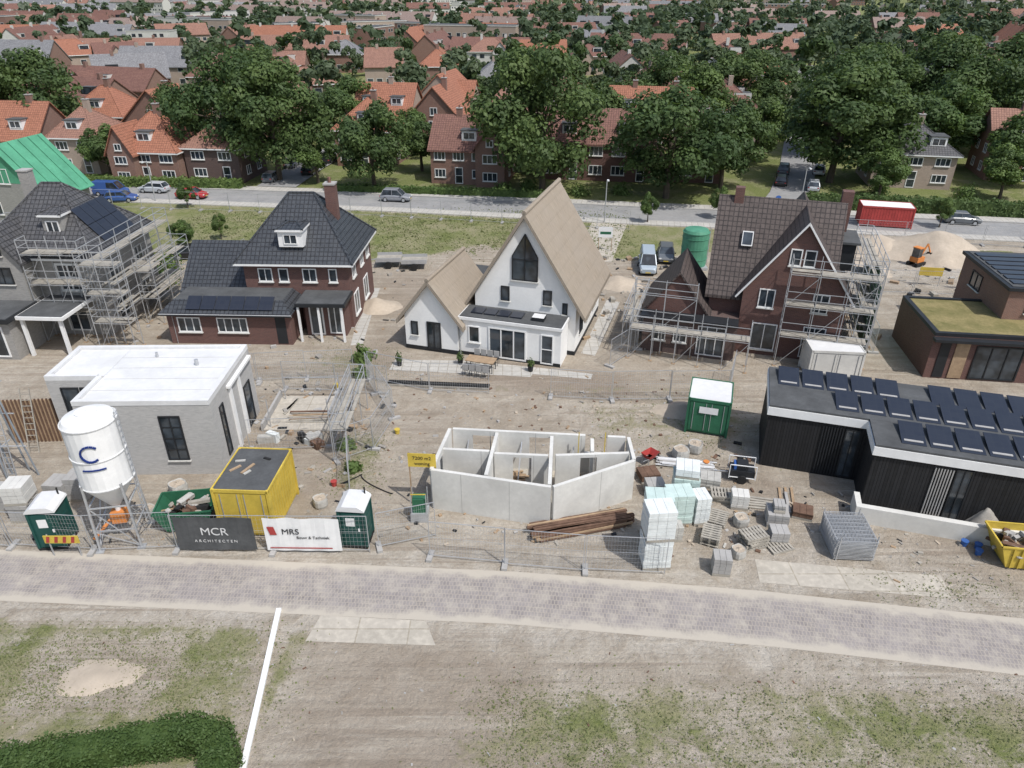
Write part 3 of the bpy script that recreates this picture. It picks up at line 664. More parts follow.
# ---------------------------------------------------------------- modern grey brick house (left)
def moderngrey():
    e=empty('modern_grey_brick_house',(-14.7,30.2,0),R(1)); w,r,g=MB(),MB(),MB()
    w.box(-6.6,0,0,6.2,0,4.1,'greybrick'); w.box(-9.3,-6.61,2.6,6.2,0,4.1,'greybrick')
    for a in ((-6.6,0,0,.25),(-.25,0,.26,6.2),(-6.6,-6.35,.26,2.6),(-9.3,-6.62,2.6,2.85),(-9.3,-9.05,2.86,5.95),(-9.3,-.26,5.95,6.2)):
        r.box(a[0],a[1],a[2]-.02 if a[2]==0 else a[2],a[3],4.103,4.36,'lgrey')
    r.box(-6.34,-.26,.27,5.94,4.106,4.22,'lgrey'); r.box(-9.04,-6.36,2.86,5.94,4.106,4.216,'lgrey')
    r.tube((-2,4,4.22),(-2,4,4.55),.1,.1,'steel',8,True); r.tube((-4.5,5,4.22),(-4.5,5,4.5),.07,.07,'steel',8,True)
    for i in range(4): r.box(-6.33,-.27,1.3+i*1.2,1.32+i*1.2,4.221,4.226,'concrete2')
    win(g,'F',0,-2.1,.9,1.05,2.6,'dark','glass',1,3,.06)
    win(g,'R',0,1.2,.5,.55,2.9,'dark','glass',0,0,.06,False); win(g,'R',0,4.9,.1,1.0,2.5,'dark','glass',0,0,.07,False)
    for y in (2.6,3.9): g.box(.002,.12,y-.14,y+.14,.0,3.7,'wpaint')
    g.box(.002,.2,2.3,5.9,3.703,3.85,'wpaint')
    for i in range(2): win(g,'F',2.6,-7.2-i*1.0,.1,.92,3.6,'dark','glass',0,0,.06,False)
    w.make('walls',e); r.make('flat_roof',e); g.make('windows',e)
    l=MB(); l.box(-1.6,1.4,.8,.9,0,2.6,'wood')
    for i in range(15): l.box(-1.55+i*.2,-1.48+i*.2,.74,.798,0,2.7,'woodd')
    for sx in (-.25,.25): l.tube((sx,-.3,0),(sx,.7,3.4),.035,None,'plank')
    for i in range(10): l.tube((-.25,-.3+(i+1)/11,3.4*(i+1)/11),(.25,-.3+(i+1)/11,3.4*(i+1)/11),.022,None,'plank')
    l.make('timber_screen_with_ladder',None,(-25.6,32.4,0),R(4))
moderngrey()

# plot beside it: floor slab edge, stored timber and bricks
mb=MB()
mb.box(-13.9,-10.0,34.2,38.0,.0,.12,'slabpale'); mb.box(-14.05,-13.91,34.2,38.0,0,.5,'concrete2')
for i in range(9): mb.rbox(-11.6+U(-.15,.15),35.0+i*.12,.13+.05*(i%3),2.3,.11,.05,R(4)+U(-.08,.08),random.choice(['wood','plank','woodd']))
for i in range(6): mb.rbox(-13.0+U(-.1,.1),36.4+i*.13,.13,1.3,.1,.05,R(80)+U(-.2,.2),'plank')
for i in range(7): mb.rbox(-12.6+U(-1,2.4),32.9+U(-.3,.6),.0,U(.3,.9),U(.3,.6),U(.2,.6),U(0,3),random.choice(['bag','concrete2','woodd','foil','rubber']))
for x,y in ((-13.6,34.5),(-10.3,34.6),(-10.3,37.6),(-13.6,37.6)): mb.tube((x,y,.1),(x,y,1.9),.03,None,'steel')
mb.tube((-13.6,37.6,1.6),(-10.3,37.6,1.6),.03,None,'steel'); mb.tube((-10.3,34.6,1.6),(-10.3,37.6,1.6),.03,None,'steel')
mb.make('slab_with_stored_timber')
mb=MB(); scaffold(mb,-9.3,-8.5,31.2,36.6,2.1,1,3,2.0,top=1.0); mb.make('scaffolding')

# ---------------------------------------------------------------- black flat roofed house
def blackhouse():
    e=empty('black_timber_house',(12.9,31.0,0),TH); w,r,g,s=MB(),MB(),MB(),MB()
    w.box(0,16,0,4.2,0,3.1,'black'); w.box(4.6,16,-2.3,-.004,0,3.1,'black')
    w.box(-.1,4.5,-.1,4.3,3.103,3.55,'wpaint'); w.box(4.503,16.1,-.1,4.3,3.103,3.548,'wpaint'); w.box(4.5,16.1,-2.4,-.103,3.103,3.55,'wpaint')
    r.box(-.06,16.05,-.06,4.25,3.553,3.66,'flat'); r.box(4.54,16.05,-2.36,-.064,3.553,3.657,'flat')
    for row,(v,u0,n) in enumerate(((2.4,.9,5),(.5,3.6,9),(-1.8,6.2,8))):
        for i in range(n):
            u=u0+i*1.2
            s.rbox(u,v+.75,3.74,1.04,1.7,.05,0,'dark',R(8),'solar')
            s.box(u-.4,u+.4,v+.1,v+1.3,3.662,3.72,'concrete2')
    for i in range(6): s.rbox(8.2+i*1.2,3.15,3.74,1.04,1.7,.05,0,'dark',R(8),'solar')
    for i in range(9): g.box(2.6+i*.13,2.66+i*.13,-.05,-.002,.1,2.9,'dark')
    for i in range(7): g.box(7.2+i*.12,7.25+i*.12,-2.35,-2.302,.1,2.9,'concrete2')
    win(g,'F',0,4.0,.1,.7,2.8,'dark','glass',1,0,.06,False); win(g,'F',-2.3,8.4,.1,.7,2.9,'dark','glass',1,0,.05,False)
    w.box(4.2,16.5,-3.5,-3.2,0,.9,'concrete'); w.box(4.2,4.45,-3.19,-2.31,0,.9,'concrete'); w.box(4.46,16.5,-3.19,-2.31,0,.12,'slab')
    w.make('walls',e); r.make('flat_roof',e); g.make('windows',e); s.make('solar_panels',e)
blackhouse()

# ---------------------------------------------------------------- green roofed brick house right
def sedumhouse():
    e=empty('green_roof_brick_house',(26.2,40.6,0),R(-8)); w,r,g=MB(),MB(),MB()
    w.box(0,9,0,6.2,0,2.9,'brownbrick'); r.box(.3,8.8,.3,5.9,2.903,3.03,'sedum')
    for a in ((0,9,0,.29),(0,9,5.91,6.2),(0,.29,.3,5.9)): r.box(a[0],a[1],a[2],a[3],2.906,3.12,'dark')
    w.box(5.0,12,6.21,10,0,5.0,'redbrick'); w.box(5.0,12,3.0,6.2,3.04,5.0,'redbrick')
    r.box(4.8,12.2,2.8,10.2,5.003,5.22,'dark'); r.box(5.1,12,3.1,10,5.223,5.25,'flat')
    for i in range(7): r.box(5.3,11.8,3.5+i*.9,4.15+i*.9,5.253,5.32,'solar')
    win(g,'F',3.0,7.4,3.5,2.4,1.2,'dark','glass',2,0,.08); win(g,'L',5.0,7.5,3.4,1.6,1.1,'dark')
    g.box(.5,1.1,-.05,-.003,.1,2.5,'dark')
    win(g,'F',0,4.0,.1,2.8,2.3,'dark','glass',2,0,.09,False); win(g,'F',0,7.3,.1,2.0,2.3,'dark','glass',1,0,.09,False); g.box(1.4,2.2,-.06,-.003,.1,2.5,'wood')
    g.box(-.1,9.2,-.5,-.004,2.68,2.86,'dark')
    w.make('walls',e); r.make('roofs',e); g.make('windows',e)
sedumhouse()

# ---------------------------------------------------------------- precast walls under construction
def precast():
    e=empty('house_shell_under_construction',(0,0,0)); w=MB(); Hh=2.25; th=.17
    def wall(a,b,h=Hh,openings=(),k='concrete'):
        dx,dy=b[0]-a[0],b[1]-a[1]; L=math.hypot(dx,dy); ang=math.atan2(dy,dx)
        o=w.M; w.M=Matrix.Translation((a[0],a[1],0))@Matrix.Rotation(ang,4,'Z')
        c=0
        for (s0,s1,z0,z1) in sorted(openings):
            w.box(c,s0,-th/2,th/2,0,h,k)
            if z0>0: w.box(s0+.001,s1-.001,-th/2+.001,th/2-.001,0,z0,k)
            if z1<h: w.box(s0+.001,s1-.001,-th/2+.001,th/2-.001,z1,h-.001,k)
            c=s1
        w.box(c,L,-th/2,th/2,0,h,k)
        q=1.9
        while q<L-.4: w.box(q,q+.02,-th/2-.004,th/2+.004,.02,h-.01,'concrete2'); q+=2.3
        w.M=o
    A=(-3.75,27.5);B=(-3.15,31.0);C=(5.8,30.2);D=(5.8,28.2);E=(1.75,26.15)
    wall(A,B,Hh,((1.2,2.1,.8,1.9),))
    wall((B[0]+.15,B[1]),(C[0]-.15,C[1]),Hh,((1.0,2.2,.9,1.95),(3.9,5.1,0,2.0),(6.7,7.8,1.2,3)))
    wall(C,(D[0],D[1]+.1),Hh-.002,((.5,1.3,.0,2.0),))
    wall(D,(E[0]+.1,E[1]),Hh+.002); wall(E,(A[0],A[1]-.02),Hh-.003)
    wall((-1.2,27.1),(-.75,30.7),Hh-.05,((1.7,2.5,0,2.0),)); wall((1.7,26.4),(2.0,30.4),Hh-.06,((1.9,2.7,0,2.0),))
    wall((-3.4,29.3),(-1.1,29.1),Hh-.08); wall((2.1,28.75),(5.65,28.95),Hh-.08,((1.2,2.0,0,2.0),)); wall((3.9,29.1),(4.0,30.2),Hh-.09)
    wall((-.85,28.95),(1.75,28.75),Hh-.1,((.9,1.8,0,2.0),))
    w.poly([(A[0],A[1],.02),(E[0],E[1],.02),(D[0],D[1],.02),(C[0],C[1],.02),(B[0],B[1],.02)],'slabpale')
    w.make('precast_walls',e)
    p=MB()
    for (a,b) in (((-2.3,30.4),(-2.2,30.9)),((.4,30.0),(.5,30.6)),((3.0,29.8),(3.1,30.2)),((-2.4,28.3),(-2.5,27.5)),((2.6,27.6),(2.9,27.1)),((.2,27.5),(.1,26.8))):
        p.tube((a[0]-(b[0]-a[0])*1.2,a[1]-(b[1]-a[1])*1.2,.03),(b[0],b[1],1.7),.04,None,'steel')
    for i in range(8): p.rbox(-.2+U(-.3,.3),29.6+i*.08,.05+.05*(i%3),1.6,.12,.05,U(-.2,.2),'wood')
    for i in range(6): p.rbox(3.0+U(-.2,.2),29.3+i*.1,.05,1.2,.1,.06,U(-.4,.4),'wood')
    for i in range(5): p.rbox(-2.6+U(-.2,.2),28.4+i*.12,.05,1.0,.12,.06,U(-.4,.4),'wood')
    p.rbox(5.0,29.5,.05,.5,.5,.9,.2,'red'); p.rbox(.5,27.9,.05,.4,.3,.6,.1,'yellow')
    for x in (3.3,4.6): p.tube((x,29.9,0),(x,29.9,2.7),.03,None,'yellow')
    p.make('props_and_planks',e)
precast()

# ---------------------------------------------------------------- site equipment
def silo():
    m=MB(); n=24; r=1.24
    def ring(r_,z): return [(r_*math.cos(2*math.pi*i/n),r_*math.sin(2*math.pi*i/n),z) for i in range(n)]
    prof=[(.12,1.75),(.14,2.0),(1.2,3.65),(r,3.75),(r,7.1),(1.12,7.3),(.5,7.5),(.5,7.56),(.02,7.58)]
    pts=[];f=[]
    for rr,z in prof: pts+=ring(rr,z)
    for j in range(len(prof)-1):
        for i in range(n): f.append((j*n+i,j*n+(i+1)%n,(j+1)*n+(i+1)%n,(j+1)*n+i))
    m.add(pts,f,'wpaint')
    e=empty('mortar_silo',(-17.5,25.4,0),R(10)); e.scale=(.86,.86,.88); m.make('vessel',e)
    g=MB()
    for z in (3.75,5.4,7.1):
        for i in range(n):
            a=2*math.pi*i/n;b=2*math.pi*(i+1)/n; g.tube((1.26*math.cos(a),1.26*math.sin(a),z),(1.26*math.cos(b),1.26*math.sin(b),z),.035,None,'lgrey')
    for sx in (-1,1):
        for sy in (-1,1):
            g.tube((sx*.9,sy*.9,3.9),(sx*1.0,sy*1.0,0),.07,None,'steel'); g.box(sx*1.0-.2,sx*1.0+.2,sy*1.0-.2,sy*1.0+.2,0,.06,'steel')
    for z,q in ((1.2,.97),(2.6,.93)):
        for s1,s2 in (((-1,-1),(1,-1)),((1,-1),(1,1)),((1,1),(-1,1)),((-1,1),(-1,-1))):
            g.tube((s1[0]*q,s1[1]*q,z),(s2[0]*q,s2[1]*q,z),.045,None,'steel')
            g.tube((s1[0]*q,s1[1]*q,z),(s2[0]*.99,s2[1]*.99,.1),.03,None,'steel')
    for a in (-.2,.2): g.tube((1.28,a,1),(1.28,a,7.5),.025,None,'steel')
    for i in range(20): g.tube((1.28,-.2,1.1+i*.33),(1.28,.2,1.1+i*.33),.015,None,'steel')
    g.box(-.35,.35,-.3,.3,1.1,1.75,'orange'); g.tube((-.5,0,1.2),(-1.3,-.6,.5),.09,None,'orange',8)
    def W(t):
        u=.42*math.cos(t)/1.26; z=5.9+.42*math.sin(t); an=-math.pi/2+R(6)+u; return (1.262*math.cos(an),1.262*math.sin(an),z)
    for i in range(13):
        g.tube(W(R(40+i*21)),W(R(40+(i+1)*21)),.06,None,'navy')
    for i in range(8):
        an=-math.pi/2+R(-20+i*6); an2=an+R(6.5); g.tube((1.262*math.cos(an),1.262*math.sin(an),5.0),(1.262*math.cos(an2),1.262*math.sin(an2),5.0),.045,None,'navy')
    g.make('legs_and_ladder',e)
silo()
def toilet(x,y,rot,door='dgreen'):
    e=empty('portable_toilet',(x,y,0),rot); m=MB()
    m.box(-.56,.56,-.56,.56,.12,2.05,'dgreen'); m.box(-.6,.6,-.6,.6,0,.12,'rubber')
    for a in (-.56,.56):
        for b in (-.56,.56): m.box(a-.05,a+.05,b-.05,b+.05,.12,2.08,'dgreen')
    m.box(-.42,.42,-.6,-.563,.2,1.95,door); m.box(.28,.36,-.63,-.602,1.0,1.15,'wpaint'); m.box(-.25,.15,-.606,-.601,1.25,1.7,'wpaint')
    for z in (.5,.9,1.3):
        for s_ in (-1,1): m.box(s_*.565-.012,s_*.565+.012,-.4,.4,z,z+.2,'dgreen')
    m.make('cabin',e,bevel=.015)
    r=MB(); pr=[(-.64,2.06),(.64,2.06),(.6,2.15),(.35,2.32),(-.35,2.32),(-.6,2.15)]; r.prism(pr,-.64,.64,'y','lgrey'); r.tube((.4,.45,2.1),(.4,.45,2.6),.04,None,'rubber',6); r.make('roof',e,bevel=.01)
toilet(-20.4,25.1,R(6)); toilet(-6.95,25.2,R(-5))
def container(name,x,y,rot,w,d,h,col,top,door=True):
    e=empty(name,(x,y,0),rot); m=MB(); m.box(-w/2,w/2,-d/2,d/2,.12,h,col,top)
    for a in (-w/2,w/2):
        for b in (-d/2,d/2): m.box(a-.06,a+.06,b-.06,b+.06,.0,h+.03,col)
    n=int(d/.28)
    for i in range(n):
        y0=-d/2+.12+i*(d-.24)/n
        for s_ in (-1,1): m.box(s_*(w/2+.012)-.012,s_*(w/2+.012)+.012,y0,y0+.13,.25,h-.12,col)
    n2=int(w/.28)
    for i in range(n2):
        x0=-w/2+.12+i*(w-.24)/n2; m.box(x0,x0+.13,d/2+.0,d/2+.022,.25,h-.12,col)
        if not door: m.box(x0,x0+.13,-d/2-.022,-d/2,.25,h-.12,col)
    for b in (-d/2-.03,d/2+.03): m.box(-w/2-.03,w/2+.03,b-.03,b+.03,h-.12,h+.04,col)
    for s_ in (-1,1): m.box(s_*(w/2+.03)-.03,s_*(w/2+.03)+.03,-d/2,d/2,h-.1,h+.035,col)
    if door:
        for s_ in (-1,1):
            m.box(min(0,s_*(w/2-.1))+.01,max(0,s_*(w/2-.1))-.01,-d/2-.03,-d/2-.002,.22,h-.16,col)
            m.tube((s_*.15,-d/2-.05,.3),(s_*.15,-d/2-.05,h-.2),.02,None,'steel')
            m.tube((s_*(w/2-.3),-d/2-.05,.3),(s_*(w/2-.3),-d/2-.05,h-.2),.02,None,'steel')
    m.make('body',e); return e
e=container('site_container',-11.85,27.0,R(-3),2.45,3.2,2.6,'yellow','flat')
b=MB()
for i in range(5): b.rbox(U(-.8,.8),U(-1.2,1.2),2.6,U(.3,.9),.12,.05,U(0,3),random.choice(['wood','bag','rubber']))
b.make('roof_clutter',e)
e=container('site_container',11.1,35.0,R(-17),2.2,2.4,2.2,'green','lgrey')
b=MB(); b.box(-.5,.5,-1.29,-1.283,1.4,1.8,'wpaint'); b.make('label',e)
e=container('site_container',20.3,41.0,R(-6),3.1,2.0,2.1,'concrete','lgrey')
e=container('red_site_container',38.6,74.0,R(-14),4.9,2.3,2.1,'red','wpaint',False)
def skip(name,x,y,rot,L,W,H_,col,fill=True):
    e=empty(name,(x,y,0),rot); m=MB(); t=.06
    b=[(-L/2+.45,-W/2+.05,.1),(L/2-.45,-W/2+.05,.1),(L/2-.45,W/2-.05,.1),(-L/2+.45,W/2-.05,.1)]
    T=[(-L/2,-W/2,H_),(L/2,-W/2,H_),(L/2,W/2,H_),(-L/2,W/2,H_)]
    m.add(b+T,[(0,1,5,4),(1,2,6,5),(2,3,7,6),(3,0,4,7),(3,2,1,0)],col)
    Ti=[(x_*(1-2*t/L),y_*(1-2*t/W),z) for x_,y_,z in T]; bi=[(x_*.95,y_*.95,.25) for x_,y_,z in b]
    m.add(bi+Ti,[(4,5,1,0),(5,6,2,1),(6,7,3,2),(7,4,0,3),(0,1,2,3)],col)
    for i in range(4): m.tube(T[i],T[(i+1)%4],.05,None,col)
    for i in range(5):
        q=-L/2+.5+i*(L-1)/4
        for s_ in (-1,1): m.tube((q*.85,s_*(W/2-.02),.12),(q,s_*(W/2+.03),H_),.04,None,col)
    m.make('body',e)
    if fill:
        d=MB()
        for i in range(34): d.rbox(U(-L/2+.5,L/2-.5),U(-W/2+.3,W/2-.3),U(.3,H_*.85),U(.2,1.0),U(.08,.3),U(.04,.2),U(0,3),random.choice(['wood','bag','concrete2','woodd','bag','plank','rubber']),U(-.4,.4))
        d.make('waste',e)
skip('green_skip',-15.0,26.5,R(8),2.6,1.7,1.1,'green'); skip('orange_skip',22.0,24.0,R(-8),2.4,1.7,1.2,'yellow')
def fence(pts,name='construction_fence',wires=True,skipn=(),gap=3.45):
    m=MB(); k=0
    for (x0,y0),(x1,y1) in zip(pts[:-1],pts[1:]):
        L=math.hypot(x1-x0,y1-y0); n=max(1,round(L/gap)); ang=math.atan2(y1-y0,x1-x0)
        for i in range(n):
            k+=1
            if k in skipn: continue
            fx=x0+(x1-x0)*i/n; fy=y0+(y1-y0)*i/n; w=L/n-.06
            m.M=Matrix.Translation((fx+U(-.03,.03),fy+U(-.03,.03),0))@Matrix.Rotation(ang+U(-.03,.03),4,'Z')@Matrix.Rotation(U(-.03,.03),4,'X')
            for a in (0,w): m.tube((a,0,.05),(a,0,2.02),.021,None,'steel')
            for z in (.15,1.15,2.0): m.tube((0,0,z),(w,0,z),.018 if z!=1.15 else .008,None,'steel')
            if wires:
                for q in range(1,26): m.tube((w*q/26,0,.15),(w*q/26,0,2.0),.0045,None,'steel',3)
                for q in range(1,8): m.tube((0,0,.15+q*.23),(w,0,.15+q*.23),.0045,None,'steel',3)
            m.box(-.12,.12,-.34,.34,0,.13,'concrete2')
    m.M=Matrix.Identity(4); return m.make(name)
fence([(-26,25.1),(-18.5,24.35),(-14.8,24.5),(-6.2,24.25)])
fence([(-5.9,24.6),(-3.4,25.4)]); fence([(-3.6,24.0),(-.3,23.5),(3.1,23.2),(6.5,22.9)])
fence([(-9.2,31.2),(-7.4,32.4),(-6.8,35.5),(-8.3,38.4),(-9.2,40.2)]); fence([(-8.0,28.5),(-8.6,31)]); fence([(-14,38.9),(-7.5,38.3)]); fence([(-14,32.2),(-9.6,32.4)]); fence([(-9.7,32.6),(-9.6,38.2)])
fence([(-9,40.3),(-5,38.7),(6,37.6),(13,37.8)],skipn=(3,)); fence([(13,37.8),(14,40.5)])
fence([(-23,40.5),(-16,40),(-10,40.6)]); fence([(6.4,42),(8.6,44.5),(9.2,48.5)])
fence([(-48,80.8),(-14,76.9),(12,72)],wires=False,gap=3.4); fence([(24,70.5),(45,67)],gap=3.4); fence([(45,67),(60,64)],gap=3.4)
fence([(24.5,44),(26.5,54),(28.5,62)],gap=3.4); fence([(28.5,55),(40,54)],gap=3.4); fence([(-26,56),(-24,63)],wires=False)
def banner(x0,y0,w,col,name):
    e=empty(name,(x0,y0,0),R(-1)); m=MB()
    nx_=16; pts=[];f=[]
    for i in range(nx_+1):
        for j in range(2): pts.append((w*i/nx_,-.04+.015*math.sin(i*1.3+j),.16+1.8*j-.03*math.sin(i*.9)*j))
    for i in range(nx_): f.append((2*i,2*i+2,2*i+3,2*i+1))
    m.add(pts,f,col); m.make('fabric',e); return e
e=banner(-14.65,24.42,3.45,'flat','fence_banner')
text('MCR',.58,(1.72,-.07,1.0),'lgrey',e); text('A R C H I T E C T E N',.2,(1.72,-.07,.6),'lgrey',e)
e=banner(-10.75,24.35,3.3,'wpaint','fence_banner')
text('MRS',.42,(1.15,-.07,1.1),'dark',e); text('Bouw & Techniek',.2,(2.1,-.07,.85),'dark',e)
m=MB(); m.poly([(.25,-.07,1.05),(.55,-.07,1.05),(.45,-.07,1.5),(.15,-.07,1.5)],'red'); m.poly([(.15,-.07,.3),(2.9,-.07,.3),(2.88,-.07,.36),(.15,-.07,.36)],'red'); m.make('logo',e)
e=empty('yellow_site_sign',(-4.2,27.7,0),R(-4)); m=MB()
for a in (-.62,.62): m.tube((a,0.05,0),(a,.05,2.95),.04,None,'wood')
m.box(-.66,.66,0,.03,2.2,2.95,'yellow'); m.make('board',e); text('7200 m2',.25,(0,-.01,2.62),'dark',e); text('woning',.25,(0,-.01,2.32),'dark',e)
e=empty('site_pump',(-4.3,26.7,0),0); m=MB(); m.box(-.3,.3,-.25,.25,.5,1.25,'green'); m.box(-.4,.4,-.35,.35,.0,.5,'steel')
for a in (-.35,.35): m.tube((a,-.3,0),(a,-.3,1.6),.025,None,'steel'); m.tube((a,.3,0),(a,.3,1.6),.025,None,'steel')
m.tube((-.35,-.3,1.6),(.35,-.3,1.6),.025,None,'yellow'); m.make('housing',e)
def blockpack(m,x,y,z,sx,sy,sz,ang,k,n=6,pal=True):
    o=m.M; m.M=o@Matrix.Translation((x,y,z))@Matrix.Rotation(ang,4,'Z'); b=0
    if pal:
        for q in (-.45,0,.45): m.box(-sx/2,sx/2,q*sy-.05,q*sy+.05,0,.1,'plank')
        m.box(-sx/2,sx/2,-sy/2,sy/2,.101,.13,'plank'); b=.13
    h=(sz-b)/n
    for i in range(n):
        j=U(-.02,.02)
        for c in range(3):
            m.box(-sx/2+c*sx/3+.006+j,-sx/2+(c+1)*sx/3-.006+j,-sy/2+j,sy/2+j,b+i*h+.01,b+(i+1)*h-.006,k)
    m.M=o
m=MB()
blockpack(m,6.15,23.7,0,1.2,1.0,1.55,R(3),'foil',7); blockpack(m,6.15,23.7,1.56,1.2,1.0,1.55,R(5),'foil',7)
blockpack(m,6.4,25.0,0,1.25,1.0,1.5,R(-3),'foil',5); blockpack(m,6.4,25.0,1.51,1.2,1.0,1.2,R(-4),'foilg',5)
m.make('building_block_stack')
m=MB(); blockpack(m,7.7,26.6,0,1.2,1.0,1.7,R(4),'foilg',8); blockpack(m,8.3,27.9,0,1.2,1.1,1.7,R(-8),'foilg',8); blockpack(m,8.7,26.6,0,.7,.9,1.5,R(9),'foil',7); blockpack(m,8.3,27.9,1.71,1.1,1.0,.5,R(-12),'foil',2); m.make('insulation_stack')
m=MB()
for x,y,z,h in ((-22.8,26.8,0,1.0),(-22.8,26.8,1.01,1.0),(-21.7,26.6,0,.9),(-21.9,28.2,0,1.1),(-24.1,27.6,0,1.1),(-21.0,28.4,0,1.3)): blockpack(m,x,y,z,1.0,1.0,h,R(U(-6,6)),'concrete2' if z==0 else 'concrete',4)
m.make('building_block_stack')
m=MB()
def pallet(m,x,y,z,a):
    m.M=Matrix.Translation((x,y,z))@Matrix.Rotation(R(a),4,'Z')
    for q in (-.35,0,.35): m.box(-.55,.55,q-.05,q+.05,0,.09,'plank')
    for q in range(7): m.box(-.55+q*.16,-.55+q*.16+.1,-.4,.4,.092,.115,'plank')
    m.M=Matrix.Identity(4)
for (x,y,n_,a) in ((9.0,25.2,4,65),(9.6,26.5,2,70),(10.8,24.9,5,20),(11.9,24.7,1,10),(10.2,28.2,3,-15)):
    for i in range(n_): pallet(m,x+U(-.06,.06),y+U(-.06,.06),i*.14,a+U(-8,8))
m.make('pallet_stack')
m=MB()   # material bundles right of the shell
for (x,y,w_,h_,k,a) in ((7.0,28.6,.9,.7,'concrete2',5),(6.9,29.8,1.0,.5,'woodd',12),(9.9,29.3,1.0,.55,'bag',-15),(10.9,27.6,.8,.8,'concrete',-10),(12.0,25.2,.8,.6,'concrete2',-5),(7.3,25.3,.7,.8,'bag',3),(13.7,26.9,.9,.4,'woodd',-20)):
    blockpack(m,x,y,0,w_,w_*.85,h_,R(a),k,4)
m.M=Matrix.Translation((9.2,30.6,.1))@Matrix.Rotation(R(-10),4,'Z')
for i in range(14): m.tube((-1.6+U(-.2,.2),(i%7)*.09,(i//7)*.09),(1.2+U(-.2,.2),(i%7)*.09,(i//7)*.09),.045,None,random.choice(['steel','concrete2','lgrey']),8,True)
m.M=Matrix.Identity(4)
m.make('material_bundles')
m=MB()
for i in range(34):
    lay=i//9; c=i%9
    m.rbox(3.4+U(-.25,.25)-c*.045,26.0+c*.11-.5+lay*.03,.06+lay*.10,4.6+U(-.6,.4),.11,.09,R(15)+U(-.03,.03),random.choice(['woodd','woodd','woodd','wood']))
for q in (-1.6,1.6): m.rbox(3.4+q*.95,25.9+q*.3,0,.12,1.4,.055,R(15),'plank')
m.make('plank_pile')
m=MB()
for i in range(14):
    m.M=Matrix.Translation((14.9,24.8,.1+i*.075))@Matrix.Rotation(R(-5+U(-1.5,1.5)),4,'Z')
    for a in (-.85,.85): m.tube((a,-1.0,0),(a,1.0,0),.02,None,'steel')
    for q in range(9): m.tube((-.85,-1+q*.25,0),(.85,-1+q*.25,0),.018,None,'steel')
    for q in range(12): m.tube((-.85+q*.155,-1,0),(-.85+q*.155,1,0),.008,None,'steel',3)
m.M=Matrix.Identity(4)
for a in (-.8,.8):
    for b in (-.95,.95): m.tube((14.9+a,24.8+b,0),(14.9+a,24.8+b,1.3),.03,None,'steel')
m.make('scaffold_frame_stack')
m=MB(); blockpack(m,12.3,26.4,0,.95,.95,.75,R(-10),'concrete2',4); blockpack(m,12.3,26.4,.76,.5,.6,.4,R(-10),'concrete2',2); m.make('paving_block_pallet')
m=MB(); blockpack(m,8.9,23.2,0,.75,.7,.9,R(-8),'concrete2',4); m.make('paving_block_pallet')
for (x,y,s_) in ((9.9,24.1,.6),(10.6,26.2,.65),(-16.4,28.6,.8),(-9.2,27.6,.65),(8.9,31.6,.8),(9.8,32.2,.75),(-17.1,26.9,.6)):
    n=16; pts=[];f=[]
    pr=[(.44,0),(.5,.2),(.5,.6),(.46,.78),(.40,.74),(.2,.72),(.01,.82)]
    for rr,z in pr:
        for i in range(n):
            a=2*math.pi*(i+.5)/n; sq=1/max(abs(math.cos(a)),abs(math.sin(a))); k_=(.35+.65*sq)*(1+U(-.04,.04)); pts.append((rr*k_*math.cos(a)*s_,rr*k_*math.sin(a)*s_,z*s_*U(.95,1.03)))
    for j in range(len(pr)-1):
        for i in range(n): f.append((j*n+i,j*n+(i+1)%n,(j+1)*n+(i+1)%n,(j+1)*n+i))
    m=MB(); m.add(pts,f[:4*n],'bag'); m.add(pts,f[4*n:],'sandp')
    for q in (.78,2.35,3.92,5.5): m.tube((.48*s_*math.cos(q),.48*s_*math.sin(q),.7*s_),(.56*s_*math.cos(q+.3),.56*s_*math.sin(q+.3),.55*s_),.02,None,'bag')
    m.make('bulk_bag',None,(x,y,0),U(0,3))
# grey scaffold poles and ladder at left
m=MB()
for (x0,y0,x1,y1,zt) in ((-25.6,30.2,-25.2,29.6,7.6),(-24.9,30.5,-24.5,29.4,6.8),(-24.2,30.1,-24.4,29.5,6.2),(-25.3,29.4,-25.0,29.3,7.2)): m.tube((x0,y0,0),(x1,y1,zt),.045,None,'steelb',6)
for z in (1.9,3.8,5.6): m.tube((-25.6,29.9,z),(-24.1,29.9,z),.035,None,'steel',6); m.tube((-25.3,29.4,z),(-25.3,30.5,z),.035,None,'steel',6)
for a in (-.2,.2): m.tube((-24.7+a,29.0,0),(-24.7+a,29.7,6.3),.03,None,'steel')
for i in range(20): m.tube((-24.9,29.0+.7*i/20,.2+i*.3),(-24.5,29.0+.7*i/20,.2+i*.3),.015,None,'steel')
m.make('scaffold_poles_and_ladder')
m=MB(); m.box(-.75,.75,-.02,.02,.75,1.15,'yellow')
for i in range(4): m.poly([(-.7+i*.36,-.024,.78),(-.55+i*.36,-.024,.78),(-.45+i*.36,-.024,1.12),(-.6+i*.36,-.024,1.12)],'red')
for a in (-.6,.6): m.tube((a,0.04,0),(a,.04,1.2),.03,None,'steel')
m.make('warning_board',None,(-19.5,24.1,0))
m=MB(); m.box(-.9,.9,-.02,.02,.9,1.6,'yellow'); m.tube((-.8,.04,0),(-.8,.04,1.75),.03,None,'steel'); m.tube((.8,.04,0),(.8,.04,1.75),.03,None,'steel')
for x,y in ((34.5,56.5),(37.3,55.6)): o=m.make('warning_board',None,(x,y,0),R(-10))
